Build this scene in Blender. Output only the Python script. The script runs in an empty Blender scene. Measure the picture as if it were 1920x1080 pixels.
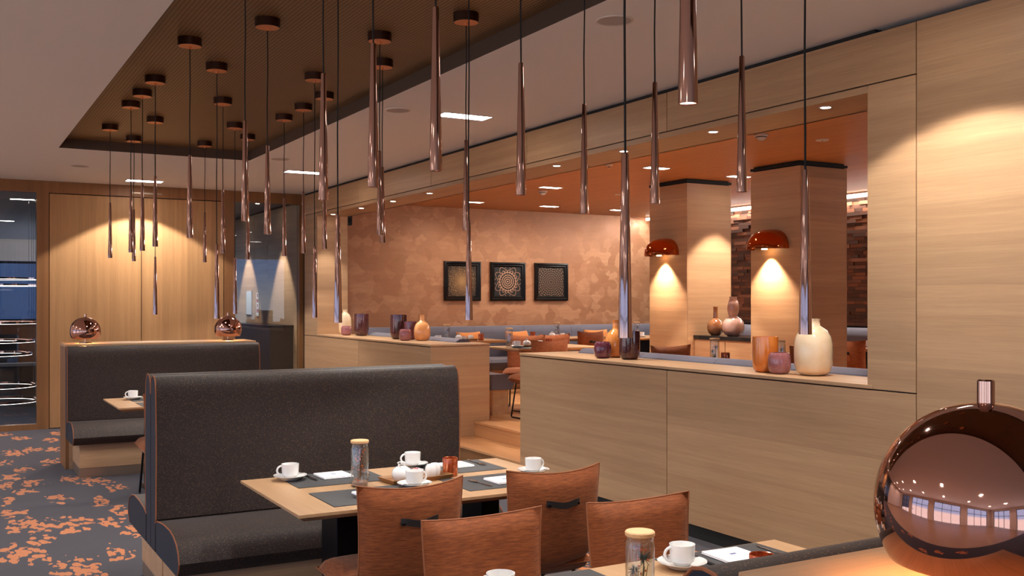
import bpy, bmesh, math, random
from mathutils import Vector, Matrix
random.seed(7)
D = bpy.data
SC = bpy.context.scene
COL = SC.collection
PI = math.pi

# ---------------------------------------------------------------- camera, world, exposure
F, CX, HY, EYE = 1893.0, 960.0, 562.0, 1.6
TH = math.atan2(1073, F)
S_, C_ = math.sin(TH), math.cos(TH)
cam = D.objects.new('camera', D.cameras.new('camera'))
COL.objects.link(cam)
cam.location = (0, 0, EYE)
cam.rotation_euler = (PI / 2, 0, -TH)
cam.data.sensor_width = 36
cam.data.lens = F / 1920 * 36
cam.data.shift_y = (HY - 540) / 1920
cam.data.clip_start = 0.02
SC.camera = cam

SC.view_settings.view_transform = 'Standard'
SC.view_settings.look = 'None'
SC.view_settings.gamma = 1
SC.view_settings.use_curve_mapping = False
SC.view_settings.exposure = 0.6

world = D.worlds.new('sky'); SC.world = world
world.use_nodes = True
wn = world.node_tree.nodes; wl = world.node_tree.links
wn.clear()
w_out = wn.new('ShaderNodeOutputWorld'); w_bg = wn.new('ShaderNodeBackground')
w_tc = wn.new('ShaderNodeTexCoord'); w_sep = wn.new('ShaderNodeSeparateXYZ'); w_rmp = wn.new('ShaderNodeValToRGB')
wl.new(w_tc.outputs['Generated'], w_sep.inputs[0]); wl.new(w_sep.outputs['Z'], w_rmp.inputs[0])
w_rmp.color_ramp.elements[0].position = 0.0; w_rmp.color_ramp.elements[0].color = (0.86, 0.88, 0.98, 1)
w_rmp.color_ramp.elements[1].position = 0.03; w_rmp.color_ramp.elements[1].color = (0.36, 0.55, 1.0, 1)
wl.new(w_rmp.outputs[0], w_bg.inputs[0]); w_bg.inputs[1].default_value = 1.7
wl.new(w_bg.outputs[0], w_out.inputs[0])

SC.cycles.use_denoising = True
SC.cycles.max_bounces = 10
SC.cycles.diffuse_bounces = 5
SC.cycles.glossy_bounces = 5
SC.cycles.transparent_max_bounces = 12
SC.cycles.sample_clamp_indirect = 4.0
SC.cycles.caustics_reflective = False
SC.cycles.caustics_refractive = False

K_RECESS, K_SOFFIT, K_PEND, K_INNER, K_SCONCE, K_LAMP, K_COVE = 130.0, 36.0, 7.0, 190.0, 85.0, 7.0, 80.0

# ---------------------------------------------------------------- positions from the survey of the room
def ray(x, y):
    a = (x - CX) / F; b = (HY - y) / F
    return S_ + a * C_, C_ - a * S_, b
def atz(x, y, z):
    r = ray(x, y); t = (z - EYE) / r[2]; return Vector((r[0] * t, r[1] * t, z))
def atX(x, y, X):
    r = ray(x, y); t = X / r[0]; return Vector((X, r[1] * t, EYE + r[2] * t))
def atd(x, y, d):
    r = ray(x, y); return Vector((r[0] * d, r[1] * d, EYE + r[2] * d))

# ---------------------------------------------------------------- materials
def lin(r, g, b):
    def c(v):
        v /= 255.0
        return v / 12.92 if v <= 0.04045 else ((v + 0.055) / 1.055) ** 2.4
    return (c(r), c(g), c(b), 1)

class N:
    def __init__(s, name):
        s.m = D.materials.new(name); s.m.use_nodes = True
        s.t = s.m.node_tree; s.t.nodes.clear()
        s.out = s.t.nodes.new('ShaderNodeOutputMaterial')
    def n(s, typ, ins=None, **kw):
        nd = s.t.nodes.new('ShaderNode' + typ)
        for k, v in kw.items(): setattr(nd, k, v)
        for k, v in (ins or {}).items():
            i = nd.inputs[k]
            if hasattr(v, 'is_output'): s.t.links.new(v, i)
            else:
                try: i.default_value = v
                except Exception:
                    i.default_value = v[:3] if hasattr(v, '__len__') else v
        return nd
    def math(s, op, a, b=0.0, c=0.0, clamp=False):
        return s.n('Math', {0: a, 1: b, 2: c}, operation=op, use_clamp=clamp).outputs[0]
    def vmath(s, op, a, b=(0, 0, 0)):
        nd = s.n('VectorMath', {0: a, 1: b}, operation=op)
        return nd.outputs['Value'] if op in ('LENGTH', 'DISTANCE', 'DOT_PRODUCT') else nd.outputs[0]
    def ramp(s, f, stops, interp='LINEAR'):
        nd = s.n('ValToRGB', {0: f}); cr = nd.color_ramp; cr.interpolation = interp
        while len(cr.elements) < len(stops): cr.elements.new(0.5)
        for e, (p, col) in zip(cr.elements, stops): e.position = p; e.color = col
        return nd.outputs[0]
    def mix(s, f, a, b, mode='MIX'):
        nd = s.n('Mix', data_type='RGBA', blend_type=mode)
        for i, v in ((0, f), (6, a), (7, b)):
            if hasattr(v, 'is_output'): s.t.links.new(v, nd.inputs[i])
            else: nd.inputs[i].default_value = v
        return nd.outputs[2]
    def bsdf(s, **ins):
        p = s.n('BsdfPrincipled', {k.replace('_', ' '): v for k, v in ins.items()})
        s.t.links.new(p.outputs[0], s.out.inputs[0]); return p
    def bump(s, h, strength=0.2, dist=0.002):
        return s.n('Bump', {'Strength': strength, 'Distance': dist, 'Height': h}).outputs[0]
    def coord(s, kind='Object', rnd=0.0):
        v = s.n('TexCoord').outputs[kind]
        if rnd:
            r = s.n('ObjectInfo').outputs['Random']
            o = s.n('CombineXYZ', {0: s.math('MULTIPLY', r, rnd), 1: s.math('MULTIPLY', r, rnd * 1.7), 2: s.math('MULTIPLY', r, rnd * 2.3)}).outputs[0]
            v = s.vmath('ADD', v, o)
        return v

MATS = {}
def simple(name, col, rough=0.5, metal=0.0, bumpscale=0, bumpstr=0.1, var=0.0, **kw):
    b = N(name); c = b.coord()
    base = col
    ins = {}
    if var:
        nz = b.n('TexNoise', {'Vector': c, 'Scale': kw.pop('varscale', 6.0), 'Detail': 4.0}).outputs['Fac']
        base = b.mix(nz, tuple(x * (1 - var) for x in col[:3]) + (1,), tuple(min(1, x * (1 + var)) for x in col[:3]) + (1,))
    if bumpscale:
        nz = b.n('TexNoise', {'Vector': c, 'Scale': bumpscale, 'Detail': 3.0}).outputs['Fac']
        ins['Normal'] = b.bump(nz, bumpstr, 0.002)
    ins.update(kw)
    b.bsdf(Base_Color=base, Roughness=rough, Metallic=metal, **ins)
    MATS[name] = b.m
    return b.m

def wood(name, dark, light, grain='y', across='z', rough=0.42, band=0.21, bandamt=0.10, grainscale=1.0):
    b = N(name); c = b.coord('Object', 7.0)
    sep = b.n('SeparateXYZ', {0: c}).outputs
    ax = {'x': 0, 'y': 1, 'z': 2}
    sc = [9.0, 9.0, 9.0]; sc[ax[grain]] = 0.22
    v = b.vmath('MULTIPLY', c, tuple(k * grainscale for k in sc))
    n1 = b.n('TexNoise', {'Vector': v, 'Scale': 1.6, 'Detail': 6.0, 'Roughness': 0.62, 'Distortion': 0.6}).outputs['Fac']
    sc2 = [190.0, 190.0, 190.0]; sc2[ax[grain]] = 4.0
    n2 = b.n('TexNoise', {'Vector': b.vmath('MULTIPLY', c, tuple(sc2)), 'Scale': 1.0, 'Detail': 3.0, 'Roughness': 0.7}).outputs['Fac']
    bd = b.math('FLOOR', b.math('MULTIPLY', sep[ax[across]], 1 / band))
    wn_ = b.n('TexWhiteNoise', {'W': bd}, noise_dimensions='1D').outputs['Value']
    base = b.ramp(n1, [(0.05, dark), (0.95, light)])
    f2 = b.math('MULTIPLY_ADD', n2, 0.42, 0.79)
    f3 = b.math('MULTIPLY_ADD', wn_, 2 * bandamt, 1 - bandamt)
    f = b.math('MULTIPLY', f2, f3)
    fc = b.n('CombineColor', {0: f, 1: f, 2: f}).outputs[0]
    base = b.mix(1.0, base, fc, 'MULTIPLY')
    b.bsdf(Base_Color=base, Roughness=rough, Normal=b.bump(n2, 0.12, 0.0015), Specular_IOR_Level=0.35)
    MATS[name] = b.m
    return b.m

OD, OL = lin(164, 125, 91), lin(208, 169, 129)
wood('oak_y', OD, OL, 'y', 'z')
wood('oak_x', OD, OL, 'x', 'z')
wood('oak_flat_y', OD, OL, 'y', 'x', bandamt=0.05)
wood('oak_flat_x', OD, OL, 'x', 'y', bandamt=0.05)
wood('oak_z', lin(150, 106, 68), lin(200, 154, 106), 'z', 'x', band=0.16, bandamt=0.08, grainscale=0.8)
wood('table_oak', lin(156, 117, 82), lin(198, 160, 120), 'y', 'x', band=0.09, bandamt=0.03, rough=0.38)
wood('ceiling_wood', lin(176, 118, 76), lin(204, 146, 98), 'y', 'x', band=0.3, bandamt=0.03, rough=0.5)
wood('plank_wood', lin(168, 112, 70), lin(216, 160, 108), 'y', 'x', bandamt=0.02, rough=0.35)
wood('frame_wood', lin(120, 80, 48), lin(160, 112, 70), 'z', 'x', bandamt=0.03)
wood('bounce_oak', lin(156, 124, 96), lin(184, 150, 118), 'y', 'x', band=.18, bandamt=0.03, rough=0.4)
wood('lid_wood', lin(196, 148, 100), lin(226, 182, 134), 'x', 'y', bandamt=0.02)
wood('tray_wood', lin(120, 78, 40), lin(166, 116, 66), 'x', 'y', bandamt=0.02)

simple('plaster', lin(247, 243, 243), 0.9, bumpscale=60, bumpstr=0.03)
simple('lobby_white', lin(170, 170, 176), 0.85, var=0.03)
simple('black_matte', lin(20, 19, 20), 0.7, var=0.1)
simple('black_metal', lin(24, 24, 28), 0.32, 0.6, var=0.1)
simple('leg_metal', lin(26, 27, 33), 0.28, 0.75, var=0.08)
simple('kick_metal', lin(170, 150, 130), 0.35, 0.8, var=0.05)
simple('copper', lin(186, 150, 138), 0.055, 1.0, var=0.02)
simple('copper_lamp', lin(186, 142, 128), 0.04, 1.0, var=0.02)
simple('copper_sconce', lin(206, 112, 62), 0.07, 1.0, var=0.02)
simple('copper_cap_lit', lin(226, 142, 88), 0.4, 0.35, var=0.04)  # canopy plate: glow reflected from below painted in as brighter orange
simple('copper_cap_side', lin(80, 54, 44), 0.35, 1.0, var=0.04)
simple('porcelain', lin(236, 234, 232), 0.12, var=0.01, Coat_Weight=0.5)
simple('napkin_white', lin(240, 238, 240), 0.8, bumpscale=300, bumpstr=0.05)
simple('emblem_blue', lin(40, 46, 120), 0.6, var=0.05)
simple('steel', lin(190, 186, 184), 0.16, 1.0, var=0.03)
simple('leather', lin(32, 28, 28), 0.45, bumpscale=400, bumpstr=0.15)
simple('piping', lin(150, 88, 52), 0.7, var=0.1)
simple('velvet_grey', lin(92, 90, 104), 0.75, bumpscale=35, bumpstr=0.12, var=0.16, Sheen_Weight=0.6, Sheen_Roughness=0.4)
simple('navy_fabric', lin(24, 29, 44), 0.9, bumpscale=500, bumpstr=0.2, var=0.1, Sheen_Weight=0.05)
simple('cushion_orange', lin(206, 124, 52), 0.8, bumpscale=400, bumpstr=0.2, var=0.12, Sheen_Weight=0.3)
simple('stone_black', lin(34, 31, 32), 0.12, var=0.3)
simple('frame_black', lin(14, 10, 9), 0.3, var=0.1, Specular_IOR_Level=0.25)
simple('gravel', lin(170, 130, 110), 0.9, bumpscale=250, bumpstr=1.0, var=0.5, varscale=320)
simple('berry', lin(214, 96, 44), 0.6, var=0.1)
simple('stem', lin(120, 84, 50), 0.8, var=0.2)
simple('thistle', lin(74, 84, 76), 0.8, var=0.3)
simple('straw', lin(206, 170, 120), 0.8, var=0.2)
simple('sachet_pink', lin(220, 120, 140), 0.7, var=0.2)
simple('detector_white', lin(220, 212, 206), 0.5, var=0.02)
simple('speaker_grille', lin(190, 180, 178), 0.8, bumpscale=900, bumpstr=0.3)
simple('paper_grey', lin(196, 204, 214), 0.8, var=0.05)
simple('paper_red', lin(170, 50, 50), 0.7, var=0.1)
simple('dark_counter', lin(46, 42, 42), 0.3, var=0.1)
simple('lobby_tile', lin(66, 66, 72), 0.12, var=0.15)
simple('lobby_chair', lin(40, 36, 40), 0.7, var=0.1)
simple('lobby_brown', lin(120, 66, 34), 0.5, var=0.1)
simple('backdrop', lin(78, 88, 104), 0.8, var=0.3, varscale=0.8)
simple('outer_wall', lin(226, 214, 204), 0.85, var=0.03)
simple('dark_brown_wall', lin(70, 50, 40), 0.6, var=0.05)

def vase_mat(name, c1, c2, rough=0.1, spots=0.0, sss=0.0):
    b = N(name); c = b.coord()
    nz = b.n('TexNoise', {'Vector': c, 'Scale': 9.0, 'Detail': 4.0}).outputs['Fac']
    base = b.mix(b.ramp(nz, [(0.35, (0, 0, 0, 1)), (0.65, (1, 1, 1, 1))]), c1, c2)
    if spots:
        v = b.n('TexVoronoi', {'Vector': c, 'Scale': 90.0}).outputs['Distance']
        base = b.mix(b.math('MULTIPLY', b.math('LESS_THAN', v, 0.18), spots), base, (0.9, 0.8, 0.75, 1))
    b.bsdf(Base_Color=base, Roughness=rough, Coat_Weight=0.6, Coat_Roughness=0.03, Subsurface_Weight=sss, Subsurface_Radius=(0.05, 0.03, 0.02))
    MATS[name] = b.m
vase_mat('vase_cream', lin(238, 206, 164), lin(246, 222, 188), 0.1)
vase_mat('vase_plum', lin(70, 34, 38), lin(96, 48, 46), 0.08, 0.25)
vase_mat('vase_mauve', lin(142, 84, 88), lin(164, 104, 104), 0.1, 0.3)
vase_mat('vase_violet', lin(96, 44, 62), lin(122, 60, 74), 0.08, 0.2)
vase_mat('vase_orange', lin(214, 128, 56), lin(232, 150, 80), 0.1, 0.15)
vase_mat('vase_amber', lin(206, 112, 40), lin(224, 134, 62), 0.12)
vase_mat('vase_peach', lin(222, 150, 90), lin(240, 176, 118), 0.1, 0.2)
vase_mat('gourd_pink', lin(176, 136, 124), lin(206, 172, 160), 0.14)
vase_mat('gourd_brown', lin(150, 92, 56), lin(186, 128, 84), 0.14)

def tweed():
    b = N('tweed'); c = b.coord()
    v = b.n('TexVoronoi', {'Vector': b.vmath('MULTIPLY', c, (1, 1, 1.4)), 'Scale': 210.0})
    col = b.n('SeparateColor', {0: v.outputs['Color']}).outputs[0]
    speck = b.math('MULTIPLY', b.math('LESS_THAN', v.outputs['Distance'], 0.30), b.math('GREATER_THAN', col, 0.62))
    n = b.n('TexNoise', {'Vector': c, 'Scale': 3.0, 'Detail': 3.0}).outputs['Fac']
    base = b.mix(n, lin(38, 27, 23), lin(50, 36, 31))
    base = b.mix(speck, base, lin(132, 100, 76))
    n2 = b.n('TexNoise', {'Vector': c, 'Scale': 420.0, 'Detail': 2.0}).outputs['Fac']
    b.bsdf(Base_Color=base, Roughness=0.62, Normal=b.bump(n2, 0.35, 0.002), Sheen_Weight=0.12, Sheen_Roughness=0.4, Sheen_Tint=(0.9, 0.85, .8, 1))
    MATS['tweed'] = b.m
tweed()

def chenille():
    b = N('chenille'); c = b.coord('Object', 3.0)
    n = b.n('TexNoise', {'Vector': b.vmath('MULTIPLY', c, (22, 22, 210)), 'Scale': 1.0, 'Detail': 5.0, 'Roughness': 0.65}).outputs['Fac']
    n2 = b.n('TexNoise', {'Vector': c, 'Scale': 5.0, 'Detail': 2.0}).outputs['Fac']
    base = b.ramp(n, [(0.28, lin(98, 46, 16)), (0.5, lin(138, 71, 28)), (0.75, lin(172, 98, 46))])
    base = b.mix(b.math('MULTIPLY', n2, 0.35), base, lin(120, 56, 22))
    b.bsdf(Base_Color=base, Roughness=0.85, Normal=b.bump(n, 0.5, 0.002), Sheen_Weight=0.35, Sheen_Roughness=0.4, Sheen_Tint=(1, .7, .5, 1))
    MATS['chenille'] = b.m
chenille()

def placemat():
    b = N('placemat'); c = b.coord()
    w = b.n('TexWave', {'Vector': c, 'Scale': 55.0, 'Distortion': 0.0}, wave_type='BANDS', bands_direction='X').outputs['Fac']
    b.bsdf(Base_Color=b.mix(w, lin(40, 39, 41), lin(58, 57, 59)), Roughness=0.6, Normal=b.bump(w, 0.3, 0.001))
    MATS['placemat'] = b.m
placemat()

def cove():
    b = N('cove_panel'); c = b.coord()
    sp = b.n('SeparateXYZ', {0: c}).outputs
    p = 0.024
    fx = b.math('SUBTRACT', b.math('FRACT', b.math('MULTIPLY', sp[0], 1 / p)), 0.5)
    fy = b.math('SUBTRACT', b.math('FRACT', b.math('MULTIPLY', sp[1], 1 / p)), 0.5)
    r = b.math('SQRT', b.math('ADD', b.math('MULTIPLY', fx, fx), b.math('MULTIPLY', fy, fy)))
    hole = b.math('LESS_THAN', r, 0.30)
    n = b.n('TexNoise', {'Vector': b.vmath('MULTIPLY', c, (3, 30, 3)), 'Scale': 1.0, 'Detail': 4.0}).outputs['Fac']
    base = b.mix(n, lin(124, 92, 56), lin(144, 108, 68))
    base = b.mix(hole, base, lin(48, 33, 22))
    b.bsdf(Base_Color=base, Roughness=0.5)
    MATS['cove_panel'] = b.m
cove()
simple('cove_fascia', lin(82, 62, 50), 0.5, var=0.05)

def plasterwall():
    b = N('copper_plaster'); c = b.coord()
    d = b.n('TexNoise', {'Vector': c, 'Scale': 5.0, 'Detail': 3.0})
    cc = b.vmath('ADD', c, b.vmath('MULTIPLY', d.outputs['Color'], (0.12, 0.12, 0.12)))
    v = b.n('TexVoronoi', {'Vector': b.n('Mapping', {'Vector': cc, 'Rotation': (0, 0.75, 0)}).outputs[0], 'Scale': 7.0}, distance='CHEBYCHEV')
    k = b.n('SeparateColor', {0: v.outputs['Color']}).outputs[0]
    m = b.n('Mapping', {'Vector': cc, 'Rotation': (0, 0.7, 0), 'Scale': (3, 1, 26)}).outputs[0]
    st = b.n('TexNoise', {'Vector': m, 'Scale': 1.0, 'Detail': 4.0}).outputs['Fac']
    big = b.n('TexNoise', {'Vector': c, 'Scale': 0.9, 'Detail': 2.0}).outputs['Fac']
    f = b.math('ADD', b.math('MULTIPLY', k, 0.45), b.math('ADD', b.math('MULTIPLY', st, 0.4), b.math('MULTIPLY', big, 0.35)))
    base = b.ramp(f, [(0.25, lin(160, 110, 78)), (0.62, lin(174, 124, 90)), (0.95, lin(196, 148, 112))])
    b.bsdf(Base_Color=base, Roughness=b.math('MULTIPLY_ADD', k, 0.2, 0.38), Metallic=0.25, Normal=b.bump(f, 0.25, 0.004))
    MATS['copper_plaster'] = b.m
plasterwall()

for i, (r, g, bl) in enumerate(((120, 78, 58), (98, 64, 50), (142, 92, 66), (84, 58, 48))):
    wood('mosaic_%d' % i, lin(r * .75, g * .75, bl * .75), lin(r, g, bl), 'y', 'z', bandamt=0.0)

def carpet():
    b = N('carpet'); c = b.n('TexCoord').outputs['Object']
    sep = b.n('SeparateXYZ', {0: c}).outputs
    pts = [(20, 185), (130, 208), (330, 218), (362, 176), (95, 300), (212, 276), (352, 280), (330, 355), (26, 362), (150, 405), (75, 455),
           (440, 462), (215, 490), (36, 510), (150, 542), (745, 520), (372, 590), (645, 612), (780, 665), (85, 685), (170, 765), (320, 770), (440, 770),
           (710, 742), (505, 735), (840, 800), (250, 845), (740, 925), (90, 945), (190, 930), (450, 1030), (600, 1050), (10, 605), (560, 480), (640, 480)]
    ctr = []
    for x, y in pts:
        p = atz(x * 0.2963, 760 + y * 0.2963, 0); ctr.append((p.x, p.y))
    for x, y in ((1100, 1035), (1300, 1040), (1092, 1060), (1385, 1018)):
        p = atz(x, y, 0); ctr.append((p.x, p.y))
    rr = random.Random(3)
    for k in range(16):
        ctr.append((rr.uniform(-.8, .12), .5 + k * .8 + rr.uniform(-.2, .2)))
    for k in range(8):
        ctr.append((rr.uniform(3.0, 4.2), 1.5 + k * 1.5 + rr.uniform(-.3, .3)))
    fld = None
    wob = b.n('TexNoise', {'Vector': c, 'Scale': 5.0, 'Detail': 2.0}).outputs['Color']
    cw = b.vmath('ADD', c, b.vmath('MULTIPLY', b.vmath('SUBTRACT', wob, (.5, .5, .5)), (0.08, 0.22, 0)))
    for i, (x, y) in enumerate(ctr):
        big = 1.25 if i in (4, 20, 21, 22, 28, 29, 30) else 0.95
        q = b.vmath('MULTIPLY', b.vmath('SUBTRACT', cw, (x, y, 0)), (1 / (0.15 * big), 1 / (0.34 * big), 0))
        d = b.vmath('LENGTH', q)
        fld = d if fld is None else b.math('MINIMUM', fld, d)
    vor = b.n('TexVoronoi', {'Vector': b.vmath('MULTIPLY', c, (1, 1, 0)), 'Scale': 22.0, 'Randomness': 1.0})
    pet = b.n('TexVoronoi', {'Vector': b.vmath('MULTIPLY', c, (1, .5, 0)), 'Scale': 24.0})
    cs = b.vmath('MULTIPLY', c, (1, .45, 0))
    vn = b.n('TexNoise', {'Vector': cs, 'Scale': 13.0, 'Detail': 1.0}).outputs['Fac']
    edge = b.math('ADD', fld, b.math('MULTIPLY', b.math('SUBTRACT', vn, 0.5), 1.7))
    m1 = b.math('LESS_THAN', edge, 0.56)
    m2 = b.math('LESS_THAN', b.math('ADD', pet.outputs['Distance'], b.math('MULTIPLY', vn, 0.15)), 0.66)
    mask = b.math('MULTIPLY', m1, m2)
    fine = b.n('TexNoise', {'Vector': b.vmath('MULTIPLY', c, (40, 260, 1)), 'Scale': 1.0, 'Detail': 3.0}).outputs['Fac']
    big = b.n('TexNoise', {'Vector': c, 'Scale': 1.3, 'Detail': 3.0}).outputs['Fac']
    base = b.mix(b.math('MULTIPLY_ADD', fine, 0.6, b.math('MULTIPLY', big, 0.4)), lin(34, 31, 39), lin(62, 57, 67))
    og = b.mix(fine, lin(176, 96, 44), lin(226, 140, 78))
    base = b.mix(mask, base, og)
    b.bsdf(Base_Color=base, Roughness=0.95, Normal=b.bump(fine, 0.3, 0.002), Sheen_Weight=0.15)
    MATS['carpet'] = b.m
carpet()

def glass(name, tint=(1, 1, 1, 1), refl=1.0, rough=0.0):
    b = N(name)
    fr = b.math('MULTIPLY_ADD', b.math('POWER', b.n('LayerWeight', {'Blend': 0.5}).outputs['Facing'], 4.0), 0.8, 0.045)
    tr = b.n('BsdfTransparent', {'Color': tint}).outputs[0]
    gl = b.n('BsdfGlossy', {'Roughness': rough, 'Color': (1, 1, 1, 1)}).outputs[0]
    mx = b.n('MixShader', {0: b.math('MULTIPLY', fr, refl, clamp=True), 1: tr, 2: gl}).outputs[0]
    b.t.links.new(mx, b.out.inputs[0])
    MATS[name] = b.m
glass('pane_glass', (0.93, 0.95, 0.96, 1), 0.7)
glass('jar_glass', (0.95, 0.97, 0.97, 1), 1.5)
def redglass():
    b = N('copper_glass'); c = b.coord()
    n = b.n('TexNoise', {'Vector': b.vmath('MULTIPLY', c, (60, 60, 14)), 'Scale': 1.0, 'Detail': 3.0, 'Distortion': 1.5}).outputs['Fac']
    base = b.ramp(n, [(0.35, lin(150, 62, 30)), (0.6, lin(214, 110, 66)), (0.75, lin(250, 190, 150))])
    b.bsdf(Base_Color=base, Metallic=0.6, Roughness=0.18, Coat_Weight=0.5)
    MATS['copper_glass'] = b.m
redglass()
def emit(name, col, st):
    b = N(name); e = b.n('Emission', {'Color': col, 'Strength': st})
    b.t.links.new(e.outputs[0], b.out.inputs[0]); MATS[name] = b.m
emit('glow_white', (1, 0.93, 0.86, 1), 14.0)
emit('glow_spot', (1, 0.93, 0.86, 1), 30.0)
emit('glow_warm', (1, 0.55, 0.25, 1), 20.0)
emit('glow_strip', (1, 0.82, 0.66, 1), 7.0)
emit('glow_ring', (1, 0.92, 0.88, 1), 3.5)

def mandala(name, mode):
    b = N(name); c = b.n('TexCoord').outputs['Object']
    sp = b.n('SeparateXYZ', {0: c}).outputs
    r = b.math('SQRT', b.math('ADD', b.math('MULTIPLY', sp[0], sp[0]), b.math('MULTIPLY', sp[2], sp[2])))
    a = b.math('ARCTAN2', sp[2], sp[0])
    sin = lambda v: b.math('SINE', v)
    if mode == 0:
        dots = b.math('MULTIPLY', sin(b.math('MULTIPLY', r, 2 * PI / 0.022)), sin(b.math('MULTIPLY', a, 36.0)))
        m = b.math('GREATER_THAN', dots, b.math('MULTIPLY_ADD', r, 5.0, -0.35))
        v = b.n('TexVoronoi', {'Vector': c, 'Scale': 70.0}).outputs['Distance']
        m = b.math('MAXIMUM', m, b.math('MULTIPLY', b.math('LESS_THAN', v, 0.26), b.math('GREATER_THAN', r, 0.10)))
        hi, lo = lin(190, 146, 92), lin(22, 15, 11)
    elif mode == 1:
        rings = b.math('GREATER_THAN', sin(b.math('MULTIPLY', r, 2 * PI / 0.030)), 0.30)
        rings = b.math('MULTIPLY', rings, b.math('LESS_THAN', r, 0.118))
        pet = b.math('MULTIPLY_ADD', b.math('ABSOLUTE', sin(b.math('MULTIPLY', a, 10.0))), 0.028, 0.150)
        arc = b.math('LESS_THAN', b.math('ABSOLUTE', b.math('SUBTRACT', r, pet)), 0.004)
        pet2 = b.math('MULTIPLY_ADD', b.math('ABSOLUTE', b.math('COSINE', b.math('MULTIPLY', a, 6.0))), 0.05, 0.188)
        arc2 = b.math('LESS_THAN', b.math('ABSOLUTE', b.math('SUBTRACT', r, pet2)), 0.004)
        ring = b.math('LESS_THAN', b.math('ABSOLUTE', b.math('SUBTRACT', r, 0.137)), 0.006)
        spoke = b.math('MULTIPLY', b.math('GREATER_THAN', sin(b.math('MULTIPLY', a, 20.0)), 0.9), b.math('MULTIPLY', b.math('GREATER_THAN', r, 0.115), b.math('LESS_THAN', r, 0.17)))
        m = b.math('MAXIMUM', b.math('MAXIMUM', rings, arc), b.math('MAXIMUM', arc2, b.math('MAXIMUM', ring, spoke)))
        hi, lo = lin(190, 146, 116), lin(14, 10, 8)
    else:
        zig = b.math('MULTIPLY', b.math('ABSOLUTE', sin(b.math('MULTIPLY', a, 8.0))), 0.018)
        rg = sin(b.math('MULTIPLY', b.math('ADD', r, zig), 2 * PI / 0.034))
        m = b.math('GREATER_THAN', b.math('MULTIPLY', rg, b.math('MULTIPLY_ADD', sin(b.math('MULTIPLY', a, 32.0)), 0.5, 0.7)), 0.32)
        hi, lo = lin(136, 102, 72), lin(20, 14, 11)
    b.bsdf(Base_Color=b.mix(m, lo, hi), Roughness=0.4)
    MATS[name] = b.m
for i in range(3): mandala('mandala_%d' % i, i)

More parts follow.
